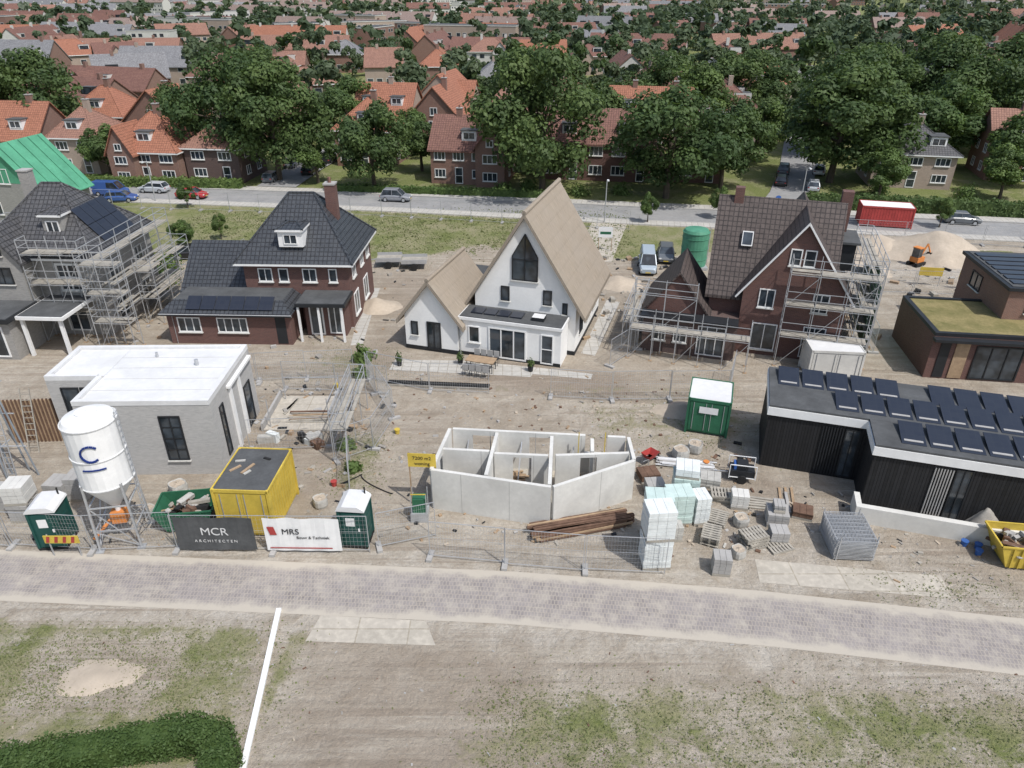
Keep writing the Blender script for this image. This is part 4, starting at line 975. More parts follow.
e=empty('equipment_trailer',(11.6,29.8,0),R(-12)); e.scale=(.85,.85,.85); m=MB(); m.box(-.7,.7,-.45,.45,.4,.8,'dark'); m.box(-.35,.3,-.3,.3,.803,1.2,'dark'); m.box(-.5,-.36,-.3,.3,.803,1.1,'blue')
for a in (-.75,.75):
    for b in (-.5,.5): m.tube((a,b,.3),(a,b,1.25),.03,None,'wpaint')
for b in (-.5,.5): m.tube((-.75,b,1.25),(.75,b,1.25),.03,None,'wpaint'); m.tube((-.75,b,.4),(.75,b,.4),.03,None,'wpaint')
for b in (-.55,.55): m.tube((.0,b-.06,.28),(.0,b+.06,.28),.28,None,'rubber',12,True)
m.tube((-.75,0,.4),(-1.6,0,.35),.04,None,'steel'); m.make('body',e)
m=MB()
for i in range(5): m.rbox(11.9+U(-.1,.1),28.2-i*.2,.02,2.0,.13,.04,R(-12)+U(-.05,.05),'plank')
for q in (-1.2,1.2): m.rbox(12.1+q,28.0-q*.2,.02,.14,1.6,.1,R(-12),'concrete2')
for i in range(3): m.rbox(13.1+i*.3,28.2,.02,.12,1.6,.05,R(-14),'wood')
m.make('timber_boards')
m=MB()
def debris(n,x0,x1,y0,y1,smin,smax,ks):
    for i in range(n): s_=U(smin,smax); m.rbox(U(x0,x1),U(y0,y1),-.02,s_*U(.6,2.2),s_*U(.5,1),s_*U(.25,.8),U(0,3),random.choice(ks),U(-.3,.3))
debris(320,-24,21,24.8,28.5,.04,.17,['gravel','gravel','concrete2','wood','sandp','dark']); debris(170,-17,-7,28.5,39,.06,.3,['wood','gravel','plank','concrete2','dark'])
debris(320,-7,13,31,41,.04,.16,['gravel','concrete2','wood','sandp','woodd']); debris(110,6.5,12.5,24,33,.06,.22,['bag','wood','gravel','rubber','woodd'])
debris(300,5,26,44,64,.1,.45,['gravel','wood','concrete2','plank','dark']); debris(200,-27,-8,38,63,.08,.32,['wood','gravel','concrete2','dark']); debris(80,25,40,54,66,.1,.5,['wood','gravel','plank','bag','dark'])
debris(420,-22,22,12.5,19.5,.02,.08,['gravel','concrete2','sandp','woodd']); debris(40,16,21,22.5,25.8,.05,.16,['wood','gravel','plank','gravel'])
m.make('site_rubble')
def bucket(x,y,k,name='plastic_bucket',r=.15,h=.28):
    m=MB(); m.tube((0,0,0),(0,0,h),r*.8,r,k,12,True); m.tube((0,0,h-.03),(0,0,h+.005),r*1.08,r*1.08,k,12,True); m.make(name,None,(x,y,0))
for x,y,k in ((20.7,24.6,'blue'),(20.5,24.2,'blue'),(20.2,24.8,'blue'),(11.9,30.8,'blue'),(-12.7,31.2,'blue'),(-8.9,29.2,'red'),(-10.9,39.2,'yellow'),(10.1,30.9,'orange'),(-6.4,34,'yellow')): bucket(x,y,k)
bucket(-13.6,25.2,'blue','drum',.26,.8); bucket(-13.0,25.3,'blue','drum',.26,.8)
e=empty('wheelbarrow',(7.2,31.2,0),R(40)); m=MB(); T=[(-.4,-.3,.65),(.4,-.3,.65),(.4,.3,.65),(-.4,.3,.65)]; B_=[(-.25,-.2,.35),(.2,-.2,.35),(.2,.2,.35),(-.25,.2,.35)]
m.add(B_+T,[(0,1,5,4),(1,2,6,5),(2,3,7,6),(3,0,4,7),(3,2,1,0),(0,1,2,3)],'red'); m.tube((.55,-.04,.2),(.55,.04,.2),.2,None,'rubber',12,True)
for s_ in (-1,1): m.tube((.55,s_*.08,.2),(-.9,s_*.28,.6),.02,None,'steel'); m.tube((-.3,s_*.2,.4),(-.35,s_*.22,0),.02,None,'steel')
m.make('tray_and_frame',e)
m=MB(); pr=None
for i in range(40):
    t=i/39; p=(-8.6+2.6*t+.3*math.sin(t*9),29.3+.8*math.sin(t*5),.04)
    if pr: m.tube(pr,p,.03,None,'rubber',6)
    pr=p
m.make('hose')
e=empty('green_tank',(16.0,61.2,0)); m=MB(); n=24; prof=[(1.1,.25),(1.12,.4),(1.12,3.2),(1.0,3.4),(.4,3.5),(.02,3.52)]; pts=[];f=[]
for rr,z in prof: pts+=[(rr*math.cos(2*math.pi*i/n),rr*math.sin(2*math.pi*i/n),z) for i in range(n)]
for j in range(len(prof)-1):
    for i in range(n): f.append((j*n+i,j*n+(i+1)%n,(j+1)*n+(i+1)%n,(j+1)*n+i))
m.add(pts,f,'tankgreen'); m.make('vessel',e); m=MB()
for z in (.9,1.8,2.7,3.18):
    for i in range(n): m.tube((1.14*math.cos(2*math.pi*i/n),1.14*math.sin(2*math.pi*i/n),z),(1.14*math.cos(2*math.pi*(i+1)/n),1.14*math.sin(2*math.pi*(i+1)/n),z),.03,None,'tankgreen')
m.box(-1.1,1.1,-1.1,1.1,0,.24,'steel'); m.tube((1.22,0,.2),(1.22,0,3.5),.04,None,'steel'); m.make('bands',e)
def pile(name,x,y,rx,ry,h,k='sandp',seed=0):
    g=np.random.default_rng(seed); n=30; pts=[];f=[]
    ph=g.uniform(0,6.28,6)
    for j in range(n):
        for i in range(n):
            u=-1+2*i/(n-1); v=-1+2*j/(n-1); rr=math.hypot(u,v); an=math.atan2(v,u)
            edge=.82+.12*math.sin(2*an+ph[0])+.08*math.sin(3*an+ph[1])+.04*math.sin(7*an+ph[2])
            z=max(0,1-rr/edge)**.9*(1+.3*math.sin(3.1*u+ph[3])*math.sin(2.7*v+ph[4]))*h
            pts.append((u*rx,v*ry,z+(g.uniform(-.04,.04)*h*.5 if z>0 else 0)-.025))
    for j in range(n-1):
        for i in range(n-1): f.append((j*n+i,j*n+i+1,(j+1)*n+i+1,(j+1)*n+i))
    m=MB(); m.add(pts,f,k); m.make(name,None,(x,y,0),0,True)
pile('sand_pile',38.5,64.5,6.5,4.2,2.5,seed=1); pile('sand_pile',34.5,65.8,4.6,3,1.7,seed=2); pile('sand_pile',30,60,4,3,.7,seed=4)
pile('sand_pile',-15.0,17.8,1.9,1.2,.16,seed=3); pile('sand_pile',10,36.5,2.5,1.2,.4,seed=5)
pile('sand_pile',21.6,25.9,1.6,1.1,1.0,'gravel',seed=9); pile('sand_pile',8.8,57,3,2,.6,seed=7); pile('sand_pile',-10.5,52,2.2,2,.7,seed=8)
e=empty('mini_excavator',(36.0,61.6,.0),R(30)); e.scale=(.8,.8,.8); m=MB()
for s_ in (-.5,.5): m.box(-.8,.8,s_-.15,s_+.15,0,.4,'rubber')
m.box(-.6,.6,-.5,.5,.45,1.0,'orange'); m.box(-.55,.1,-.4,.4,1.003,2.0,'glass'); m.box(-.6,.15,-.45,.45,2.003,2.1,'orange')
m.tube((.5,0,.9),(1.4,0,2.2),.1,None,'orange'); m.tube((1.4,0,2.2),(2.2,0,1.1),.08,None,'orange'); m.rbox(2.2,0,.6,.4,.5,.5,0,'dark'); m.make('machine',e)

# ---------------------------------------------------------------- vehicles
def car(x,y,rot,col,kind='hatch',name='parked_car',s=.92):
    e=empty(name,(x,y,.0),rot); e.scale=(s,s,s)
    cm=mat('car_paint',col,.28,.03,1,spec=.6)
    hi={'hatch':1.45,'van':1.95,'suv':1.65}[kind]; L=4.2 if kind!='van' else 4.7
    st=[(-.5,.68,.38,.66),(-.475,.80,.27,.84),(-.3,.88,.2,.93),(0,.89,.2,.94),(.28,.88,.2,.90),(.46,.80,.26,.74),(.5,.66,.36,.6)]
    if kind=='van': st=[(a,b,c,d+.15) for a,b,c,d in st]
    m=MB(); pts=[];f=[];n=8
    for a,hw,z0,z1 in st:
        a*=L; pts+=[(a,-hw*.9,z0),(a,-hw,z0+.15),(a,-hw,z1-.14),(a,-hw*.86,z1),(a,hw*.86,z1),(a,hw,z1-.14),(a,hw,z0+.15),(a,hw*.9,z0)]
    for j in range(len(st)-1):
        for i in range(n): f.append((j*n+i,j*n+(i+1)%n,(j+1)*n+(i+1)%n,(j+1)*n+i))
    f+=[tuple(range(n))[::-1],tuple(range((len(st)-1)*n,len(st)*n))]
    m.add(pts,f,cm); m.make('body',e,smooth=False,bevel=.03)
    zb=.9 if kind!='van' else 1.05; c=MB()
    x0,x1,x2,x3=(-.44*L,-.36*L,.10*L,.27*L) if kind!='van' else (-.49*L,-.47*L,.2*L,.36*L)
    B=[(x0,-.78,zb),(x3,-.78,zb),(x3,.78,zb),(x0,.78,zb)]; T=[(x1,-.63,hi-.06),(x2,-.63,hi-.06),(x2,.63,hi-.06),(x1,.63,hi-.06)]
    c.add(B+T,[(0,1,5,4),(1,2,6,5),(2,3,7,6),(3,0,4,7)],'glass')
    c.add([(a,b*1.03,hi-.07) for a,b,_ in T]+[(a*.96,b*.9,hi) for a,b,_ in T],[(0,1,5,4),(1,2,6,5),(2,3,7,6),(3,0,4,7),(4,5,6,7)],cm)
    for i in range(4): c.tube(B[i],T[i],.05,None,cm)
    for s_ in (-1,1): c.tube((-.08*L,s_*.785,zb),(-.08*L,s_*.64,hi-.06),.04,None,cm)
    if kind=='van':
        for s_ in (-1,1): c.poly([(x0+.05,s_*.79,zb),(-.02*L,s_*.79,zb),(-.02*L,s_*.655,hi-.08),(x1+.02,s_*.655,hi-.08)],cm)
    for s_ in (-1,1):
        c.box(.485*L-.02,.497*L,s_*.6-.13,s_*.6+.13,.6,.72,'wpaint'); c.box(-.497*L,-.485*L,s_*.62-.12,s_*.62+.12,.65,.8,'red'); c.box(.2*L,.24*L,s_*.94-.06,s_*.94+.06,.92,1.02,'dark')
        for a in (-.3*L,.3*L): c.tube((a,s_*.78,.32),(a,s_*.9,.32),.33,None,'rubber',14,True); c.tube((a,s_*.9,.32),(a,s_*.91,.32),.2,None,'steel',10,True)
    c.box(.498*L,.503*L,-.26,.26,.38,.48,'yellow'); c.make('cabin_and_wheels',e)
silver=(.42,.44,.46);blk=(.02,.02,.022);red_=(.36,.035,.04);wht=(.72,.72,.72);gry=(.12,.13,.14);blu=(.04,.09,.26)
for a in [(11.9,60.6,R(-98),(.36,.42,.47),'van'),(14.0,63.3,R(-100),gry,'hatch'),(-29.2,63.6,R(10),blk,'hatch'),
 (-13.4,83.4,R(-8),(.22,.23,.25),'suv'),(-43,87.4,R(172),silver,'hatch'),(-37.4,84.6,R(-7),red_,'hatch'),(-47.5,86.0,R(-4),blu,'van'),(-45,83.2,R(5),blu,'hatch'),
 (-30.5,93,R(85),gry,'hatch'),(-26.6,97,R(85),blk,'hatch'),(-30,101,R(85),gry,'suv'),(-25.6,104,R(82),blk,'hatch'),(-29,108,R(82),wht,'hatch'),
 (33.5,91,R(70),blk,'hatch'),(36.6,88.5,R(70),silver,'hatch'),(35.8,97,R(68),gry,'suv'),(40.5,97,R(68),wht,'hatch'),(44.5,109,R(68),blk,'hatch'),(47,74.4,R(-12),gry,'hatch'),(56,72.4,R(-12),(.2,.02,.02),'hatch')]: car(*a[:3],a[3],a[4],s=.85)
for x,y in ((-10.9,61.5),(-8.6,61.0)):
    e=empty('flatbed_trailer',(x,y,0),R(3)); m=MB(); m.box(-1.1,1.1,-.8,.8,.6,.68,'steel','plank')
    for b in (-.82,.82): m.box(-1.1,1.1,b-.02,b+.02,.6,.95,'steel')
    for b in (-.9,.9): m.tube((0,b-.08,.32),(0,b+.08,.32),.32,None,'rubber',12,True)
    m.tube((-1.1,0,.62),(-2.1,0,.5),.05,None,'steel'); m.make('bed',e)
def lamp(x,y,h=6,rot=0):
    e=empty('street_lamp',(x,y,.0),rot); m=MB(); m.tube((0,0,0),(0,0,h),.07,.045,'steel',8); m.tube((0,0,h),(.0,-.7,h+.2),.04,None,'steel',6); m.box(-.1,.1,-1.1,-.65,h+.16,h+.26,'lgrey'); m.make('post',e)
for x,y in ((9.7,74.6),(-41,83),(32,79.9),(52,67.5),(-27,100),(41,95)): lamp(x,y,4.4)
e=empty('white_site_sign',(8.7,65.5,0),R(-5)); m=MB(); m.box(-.65,.65,-.02,.02,1.3,2.3,'wpaint'); m.box(-.5,.5,-.026,-.021,1.6,1.85,'green')
for a in (-.6,.6): m.tube((a,.05,0),(a,.05,2.4),.04,None,'wood')
m.make('board',e)
e=empty('traffic_sign',(28,76.0,0)); m=MB(); m.tube((0,0,0),(0,0,2.4),.035,None,'steel'); m.tube((0,-.05,2.2),(0,-.03,2.2),.32,.32,'blue',16,True); m.make('sign',e)

# ---------------------------------------------------------------- green tarp roofed house
e=empty('house_with_green_tarpaulin_roof',(-51.5,74,0),R(-10)); e.scale=(.92,.92,.95); w,r,g=MB(),MB(),MB()
gable(w,r,-4.5,4.5,0,7,3.4,8.3,'y','greybrick2','tarp',o=.6,ov=.3,th=.1)
gable(w,r,-9,-1,3,7,3.2,6.6,'x','greybrick2','tarp',o=.5,ov=.3,th=.1)
win(g,'F',0,0,4.4,1.6,1.6); win(g,'F',0,-2,1,1.4,1.4); win(g,'F',0,2,1,1.4,1.4); r.poly([(-3.4,-.02,4.5),(3.4,-.02,4.5),(0,-.02,8.2)],'tarp')
for i in range(5): r.tube((4.9,.5+i*1.5,3.15),(.15,.5+i*1.5,8.42),.04,None,'tarp')
w.make('walls',e); r.make('tarpaulin_roof',e); g.make('windows',e)

# ---------------------------------------------------------------- existing neighbourhood houses
def house(name,x,y,rot,w_,d,ze,zr,kind,kw,kr,axis='x',cols=3,wing=None,chim=1,dorm=1,kf='wpaint',storeys=2):
    e=empty(name,(x,y,0),rot); w,r,g,c=MB(),MB(),MB(),MB()
    x0,x1=-w_/2,w_/2
    if kind=='gable': gable(w,r,x0,x1,0,d,ze,zr,axis,kw,kr)
    else: w.box(x0,x1,0,d,0,ze,kw); hip(r,x0,x1,0,d,ze,zr,max(.3,w_/2-d/2),kr)
    fh=ze/storeys
    for s_ in range(storeys):
        for i in range(cols):
            a=x0+w_*(i+.5)/cols
            if s_==0 and i%3==1: win(g,'F',0,a,.1,1.0,2.0,kf,'glass',0,1,.09,False)
            else: win(g,'F',0,a,s_*fh+.8,min(1.7,w_/cols*.6),fh*.5,kf,'glass',2,0,.08)
        for q in (.3,.7): win(g,'R',x1,d*q,s_*fh+.8,1.1,1.1,kf); win(g,'L',x0,d*q,s_*fh+.8,1.1,1.1,kf)
    if kind=='gable' and axis=='y': win(g,'F',0,0,ze+.4,1.1,1.1,kf)
    for i in range(chim):
        cx=x0+w_*(i+.5)/max(1,chim)+.6; c.box(cx-.35,cx+.35,d/2-.3,d/2+.3,zr-1.3,zr+.9,kw); c.box(cx-.4,cx+.4,d/2-.35,d/2+.35,zr+.903,zr+1.0,'concrete2')
        c.tube((cx,d/2,zr+1),(cx,d/2,zr+1.3),.12,.1,'tredbrown',8,True)
    for i in range(dorm):
        a=x0+w_*(i+.5)/max(1,dorm); zz=ze+(zr-ze)*.28; yy=(d/2)*.28-.25
        c.box(a-.9,a+.9,yy,yy+2.4,zz-.1,zz+1.15,'wpaint'); c.box(a-1.05,a+1.05,yy-.15,yy+2.4,zz+1.153,zz+1.28,'flat'); win(g,'F',yy,a,zz+.15,1.5,.85,kf,'glass',1,0,.07,False)
    if wing:
        wx,ww,wd,we,wr=wing; gable(w,r,wx-ww/2,wx+ww/2,-wd,d*.45,we,wr,'y',kw,kr,o=.3,ov=.3)
        for s_ in range(storeys): win(g,'F',-wd,wx,s_*fh+.75,ww*.5,fh*.5,kf,'glass',2)
        win(g,'F',-wd,wx,we+.2,.9,.8,kf)
    w.make('walls',e); r.make('tiled_roof',e); g.make('windows',e); c.make('chimney_and_dormers',e)
rects=[]
def H_(*a,**k): house(*a,**k); rects.append((a[1],a[2]+4,a[4]/2+2,7))
H_('brick_house',-45.4,91.5,R(-7),8.6,8,3.7,8.0,'hip','redbrick','torange',wing=(-2.3,3.2,1.2,4.0,6.9))
H_('brick_house',-37.2,91.8,R(-7),7,7.5,4.1,6.9,'hip','darkbrick','torange2',cols=2,dorm=0)
H_('brick_house',-67,97,R(-7),12,8,4.4,8.4,'gable','redbrick','torange',cols=4,dorm=2,chim=2)
H_('brick_house',-57,97,R(-7),6,8,4.4,7.8,'hip','pinkbrick','torange2',cols=2)
H_('brick_house',-5.4,91.0,R(-9),9.5,8,4.2,7.5,'gable','redbrick','tredbrown',cols=4,wing=(2.9,3.6,1.0,4.6,7.0),dorm=1,chim=2)
H_('brick_house',10.5,93.0,R(-9),14,8,4.6,8.0,'gable','brownbrick','tredbrown',cols=5,dorm=2,chim=2)
H_('brick_house',23.2,92.0,R(-12),6,8,4.2,7.4,'gable','brownbrick','tredbrown',cols=2,axis='y',dorm=0)
H_('beige_brick_house',48.6,89.2,R(-12),9.2,8.0,3.9,7.1,'hip','pinkbrick','tgrey',cols=3,dorm=2,chim=1)
H_('brick_house',66,92,R(-14),12,8,4.4,8.0,'gable','redbrick','torange2',cols=4,dorm=2,chim=2)
H_('brick_house',-20,101,R(-9),8,8,4.6,8.4,'hip','redbrick','torange',cols=3,dorm=1)
H_('brick_house',-52,110,R(-8),9,8,4.6,8.6,'gable','redbrick','torange',cols=3,axis='y',dorm=0)
H_('brick_house',-62,113,R(-8),9,8,4.6,8.6,'hip','redbrick','torange',cols=3)
H_('brick_house',-11.5,112,R(-12),8,8,4.6,8.8,'gable','redbrick','torange',cols=3,axis='y',dorm=0)
H_('brick_house',-2,110,R(-12),7,8,4.6,8.4,'hip','pinkbrick','torange2',cols=2,dorm=1)
H_('brick_house',-20,117,R(-10),9,8,4.6,8.4,'gable','pinkbrick','torange',cols=3,dorm=2)
H_('brick_house',20,112,R(-12),12,8,4.6,8.4,'gable','redbrick','torange',cols=4,dorm=2,chim=2)
H_('brick_house',-37,118,R(-5),8,8,4.6,8.4,'gable','redbrick','torange2',cols=3,dorm=2)

# ---------------------------------------------------------------- far town
def rowhouse(m,cx,cy,ang,L,D,ze,zr,kw,kr,detail,flat=False):
    m.M=Matrix.Translation((cx,cy,0))@Matrix.Rotation(ang,4,'Z')
    if flat:
        m.box(-L/2,L/2,-D/2,D/2,0,ze,kw,'flat'); m.box(-L/2-.1,L/2+.1,-D/2-.1,D/2+.1,ze+.002,ze+.3,'farwhite','flat')
    elif L<17 and random.random()<.5:
        m.box(-L/2,L/2,-D/2,D/2,0,ze,kw); hip(m,-L/2,L/2,-D/2,D/2,ze,zr,max(.3,L/2-D/2),kr)
    else: gable(m,m,-L/2,L/2,-D/2,D/2,ze,zr,'x',kw,kr,o=.4,ov=.2,th=.2)
    n=max(2,int(L/5.2)); fl=max(1,int(ze/2.4))
    if not flat and detail:
        for i in range(max(1,n//2)):
            if random.random()<.6:
                a=-L/2+2.4+(L-4.8)*random.random(); gable(m,m,a-2.1,a+2.1,-D/2-U(.4,1.2),0,ze+.3,ze+.3+U(2,2.7),'y',kw,kr,o=.25,ov=.25,th=.14)
    for i in range(n):
        a=-L/2+L*(i+.5)/n
        for s_ in range(fl):
            for sd in (-1,1):
                for q in (-1.1,1.1):
                    z=s_*2.6+.9; y=sd*(D/2+.02); h=1.25; ww=.75
                    m.add([(a+q-ww,y,z),(a+q+ww,y,z),(a+q+ww,y,z+h),(a+q-ww,y,z+h)],[(0,1,2,3) if sd<0 else (3,2,1,0)],'farwhite')
                    y=sd*(D/2+.04); ww=.62; z+=.12; h-=.24
                    m.add([(a+q-ww,y,z),(a+q+ww,y,z),(a+q+ww,y,z+h),(a+q-ww,y,z+h)],[(0,1,2,3) if sd<0 else (3,2,1,0)],'glass')
        if not flat:
            if i%2==0: m.box(a+.3,a+.9,-.4,.3,zr-.8,zr+.9,kw)
            if random.random()<.5:
                zz=ze+(zr-ze)*.3; yy=-D/2*.72
                m.box(a-1.2,a+1.2,yy,-.6,zz,zz+1.3,random.choice(['farwhite','farwhite','dark']),'flat'); m.add([(a-1,yy-.03,zz+.25),(a+1,yy-.03,zz+.25),(a+1,yy-.03,zz+1.1),(a-1,yy-.03,zz+1.1)],[(0,1,2,3)],'glass')
    m.M=Matrix.Identity(4)
    c,s_=abs(math.cos(ang)),abs(math.sin(ang)); rects.append((cx,cy,L/2*c+D/2*s_+.5,L/2*s_+D/2*c+.5))
yv=128; row=0
while yv<1000:
    near=yv<240
    step=(19 if near else 28 if yv<420 else 50); half=.78*yv+25; m=MB(); xv=-half+U(0,20); any_=False
    while xv<half:
        L=random.choice([9,10,12,16,20]) if near else U(14,36)
        if yv>420: L=U(20,55)
        rr=random.random(); base=-12+14*math.sin(xv*.011+row*.5)
        ang=R(base+U(-5,5)) if rr<.6 else R(base+90) if rr<.83 else R(base+U(25,50))
        if rr>=.6: L=min(L,14 if near else 30)
        dens=.72 if near else .70 if yv<420 else .56
        if xv>.25*yv: dens*=.72
        sxr=38+(yv-98)*.45
        if random.random()<dens and abs(xv-sxr)>12:
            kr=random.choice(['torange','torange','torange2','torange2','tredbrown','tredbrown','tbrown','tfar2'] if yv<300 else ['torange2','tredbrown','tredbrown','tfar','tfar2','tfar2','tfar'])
            kw=random.choice(['redbrick','pinkbrick','pinkbrick','redbrick','farwhite'])
            fl=random.random()<(.05 if near else .16); ze=U(4.4,5.8) if not fl else U(6,10)
            if xv<0 and yv>400: fl=random.random()<.45; kw='farwhite'; L*=1.4
            D=U(7.5,9.5)
            rowhouse(m,xv+U(-4,4),yv+U(-6,6),ang,L,D,ze,ze+U(2.8,4.4),kw,kr,near,fl); any_=True
        xv+= (L if rr<.6 else 12)+U(5,14)
    if any_: m.make('terraced_houses')
    yv+=step; row+=1
def far_trees(name,count,y0,y1,tmpl,hmin,hmax,mats,pw=1.0):
    out=[];mis=[]; tries=0
    tc=[tree_arrays(s_,10,4.4,*a) for s_,a in tmpl]
    k=0; cl=[(U(-1,1),U(y0,y1)) for _ in range(max(6,count//8))]
    while k<count and tries<count*16:
        tries+=1
        if random.random()<.6:
            c=random.choice(cl); y=c[1]+random.gauss(0,6+c[1]*.02); x=c[0]*(.78*c[1]+25)+random.gauss(0,12+c[1]*.03)
        else:
            y=y0+(y1-y0)*(random.random()**pw); hx=.78*y+25; x=U(-hx,hx)
        if y<y0: continue
        hx_=U(hmin,hmax); rt=hx_*.3
        if any(abs(x-r_[0])<r_[2]+.6 and -(r_[3]+rt*.5)<(y-r_[1])<r_[3]+.6 for r_ in rects): continue
        if abs(x-(38+(y-98)*.45))<4 and y<200: continue
        Q,mi=tc[k%len(tc)]; s_=hx_/10; a=U(0,6.28); ca,sa=math.cos(a),math.sin(a); sw=s_*U(.85,1.25)
        P=np.stack([(Q[...,0]*ca-Q[...,1]*sa)*sw+x,(Q[...,0]*sa+Q[...,1]*ca)*sw+y,Q[...,2]*s_],-1)
        mi=mi.copy()
        if random.random()<.5: mi[mi<2]=1-mi[mi<2]
        if random.random()<.3: mi[mi<2]=1
        out.append(P); mis.append(mi); k+=1
    obj(name,quads_mesh(name,np.concatenate(out),np.concatenate(mis),mats))
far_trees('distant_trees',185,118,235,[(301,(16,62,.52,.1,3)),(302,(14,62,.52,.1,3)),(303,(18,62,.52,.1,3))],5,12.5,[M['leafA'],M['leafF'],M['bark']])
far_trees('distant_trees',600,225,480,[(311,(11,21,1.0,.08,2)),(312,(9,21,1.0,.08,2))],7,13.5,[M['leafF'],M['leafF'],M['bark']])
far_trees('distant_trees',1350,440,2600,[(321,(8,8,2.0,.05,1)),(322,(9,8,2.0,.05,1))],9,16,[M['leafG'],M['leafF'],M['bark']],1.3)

# ---------------------------------------------------------------- named trees
for a in [('oak_tree',-36.6,97,14.6,7.2,0),('oak_tree',-29.6,93.2,14.4,7.0,1),('oak_tree',3.6,86.9,15.8,8.2,0),('oak_tree',18.0,84.6,12.8,7.6,4),('oak_tree',25.5,89,10.8,5.2,2),
 ('oak_tree',40.0,92.2,14.0,8.4,1),('oak_tree',-16.7,88.6,10.6,5.0,2),('oak_tree',-68,108,15,8.5,4),('oak_tree',-77,106,16,9,0),('oak_tree',-78,94,12,7,1),
 ('oak_tree',-26,120,10,5.5,6),('oak_tree',-45,104,11,5.2,4),('oak_tree',30,122,12,6.5,6),('oak_tree',48,110,13.5,8,0),('oak_tree',58,103,11,6.5,6),('oak_tree',68,110,14,8.5,4),
 ('oak_tree',80,118,15,9,0),('oak_tree',72,132,15,9,1),('oak_tree',74,98,12,7,2),('oak_tree',12,104,11,6.5,2),('oak_tree',-90,118,15,8,1),('oak_tree',-104,130,15,8,4),
 ('oak_tree',58,124,14,8,1),('oak_tree',40,132,13,8,4),('oak_tree',24,130,12,7,0),('oak_tree',8,134,12,7,1),('oak_tree',90,140,15,10,4),('oak_tree',-44,132,13,7.5,1),('oak_tree',34,104,9,4.6,6),
 ('oak_tree',62,90.5,8.5,4.5,5),('birch_tree',57,84.5,6,3,5),('birch_tree',-12,98.5,7,3.4,3),('birch_tree',-52.0,95,6.5,3.0,5),('birch_tree',2,99,7,3.6,3),('birch_tree',-24.4,92,6.5,2.8,5),('birch_tree',72,84,7,4,3),
 ('birch_tree',-15,106,7,3.4,5),('birch_tree',42.5,84,6,3,5)]: tree(*a)
for x,y,h,r in ((14.2,74.5,3.2,1.0),(-28.5,69,2.6,.8),(-30.5,65,3.2,1.2),(22,76.2,3.4,1.1),(-36.2,80.2,3,1),(44,73,3.2,1.2)):
    tree('young_tree',x,y,h,r,5)
for x,y,r,h in ((-9.9,43,.7,.9),(-9.6,40.6,.5,.7),(-30,60,1.4,2.0),(-33,59,1.6,2.2),(-29,57,1.2,1.5),(2,89,1.2,1.2),(8,86,1.4,1.2),(13,86.5,1.2,1.2),(-41,90,1.3,1.2),(-1,87.5,1.1,1.1),(53,84.5,1.4,1.6),(44,87,1.3,1.6),(-9.0,32.6,.5,.5),(-8.2,30.5,.4,.4)):
    shrub('shrub',x,y,r,h,'leafC')
hedge('hedge',[(28+5,80.6),(40,79.6),(52,77.2),(60,75.5),(75,72)],1.3,1.6,'leafB',.16,30)
hedge('hedge',[(-56,91.2),(-47,90.2),(-33,88.9)],1.0,1.2,'leafC',.16,26); hedge('hedge',[(-22,87.8),(-12,86.6),(4,84.4)],.9,.9,'leafC',.16,26)
hedge('hedge',[(56,69.4),(75,65.6)],1.2,1.3,'leafB',.16,28)
hedge('hedge',[(-20,13.3),(-15,14.25),(-10.6,15.2),(-9.65,15.0),(-9.2,14.3),(-9.15,12)],.95,.9,'hedge',.05,520)
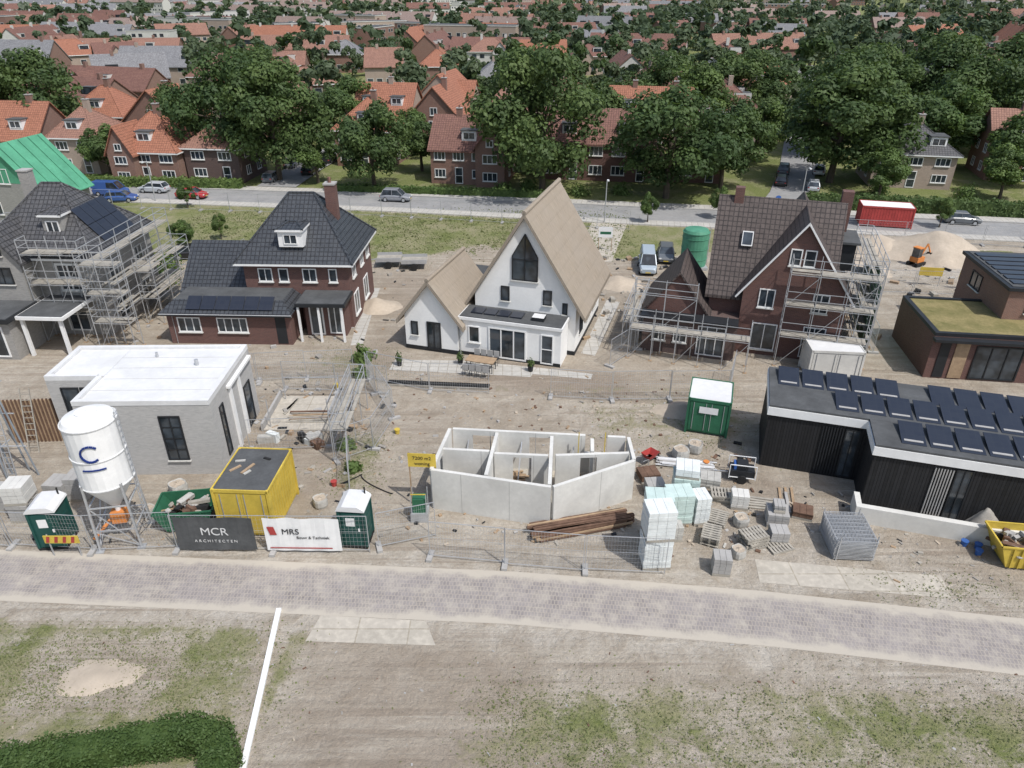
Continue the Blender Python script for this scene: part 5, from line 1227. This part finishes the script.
def tufts(name,n,zones,smin,smax,mt,sp0=.15,sp1=1.6):
    C=[]
    for (x0,x1,y0,y1,wt) in zones:
        k=int(n*wt); cx=rng.uniform(x0,x1,max(1,k//14)); cy=rng.uniform(y0,y1,max(1,k//14)); i=rng.integers(0,len(cx),k)
        sp=rng.uniform(sp0,sp1,len(cx))[i]
        C.append(np.stack([cx[i]+rng.normal(size=k)*sp,cy[i]+rng.normal(size=k)*sp,rng.uniform(.0,.05,k)],1))
    C=np.concatenate(C); d=ldist(C[:,0],C[:,1],ROAD); C=C[(d>1.5)&~((C[:,1]<24)&(C[:,1]>20.5)&(C[:,0]<14))]
    s_=rng.uniform(smin,smax,len(C)); Q=leaf_quads(C,rng.normal(size=C.shape)*.6+np.array([0,0,.7]),s_)
    obj(name,quads_mesh(name,Q,np.zeros(len(Q)),[M[mt]]))
tufts('grass_tufts',26000,[(-22,-10,16.2,19.8,.34),(-1,6,14,17.2,.15),(6,22,13.5,17,.26),(-9.2,-8.2,15,20,.03),(15,21,21.5,22.7,.03),(4,14,32,38,.07),(-9.5,-6.8,28.5,34,.06),(-14,-8,40,45,.06)],.02,.05,'weed',.1,1.3)
tufts('grass_tufts',16000,[(-34,12,64,79,1.0)],.05,.13,'weed')

# ---------------------------------------------------------------- light, sky, camera
AZ=(.62,-.62); EL=57
wd=bpy.data.worlds.new('World'); scn.world=wd; wd.use_nodes=True; n=wd.node_tree.nodes; bg=n['Background']
sky=n.new('ShaderNodeTexSky'); sky.sky_type='NISHITA'; sky.sun_disc=False; sky.sun_elevation=R(EL); sky.sun_rotation=math.atan2(AZ[0],AZ[1])
sky.air_density=1.2; sky.dust_density=2.5
wd.node_tree.links.new(sky.outputs[0],bg.inputs[0]); bg.inputs[1].default_value=.15
L=bpy.data.lights.new('sun','SUN'); L.energy=3.75; L.angle=R(.6); L.color=(1,.98,.95); lo=bpy.data.objects.new('sun',L); COL.objects.link(lo)
v=Vector((AZ[0],AZ[1],0)).normalized()*math.cos(R(EL))+Vector((0,0,math.sin(R(EL))))
lo.rotation_euler=v.to_track_quat('Z','Y').to_euler(); lo.location=(0,0,60)
cd=bpy.data.cameras.new('camera'); co=bpy.data.objects.new('camera',cd); COL.objects.link(co); scn.camera=co
cd.sensor_width=36; cd.lens=25.42; cd.clip_end=12000; cd.clip_start=.5
co.location=(0,0,22); co.rotation_euler=(R(90-29),0,0)
scn.view_settings.view_transform='Standard'; scn.view_settings.look='None'; scn.view_settings.exposure=0
print('objects',len(bpy.data.objects),'polys',sum(len(m.polygons) for m in bpy.data.meshes))
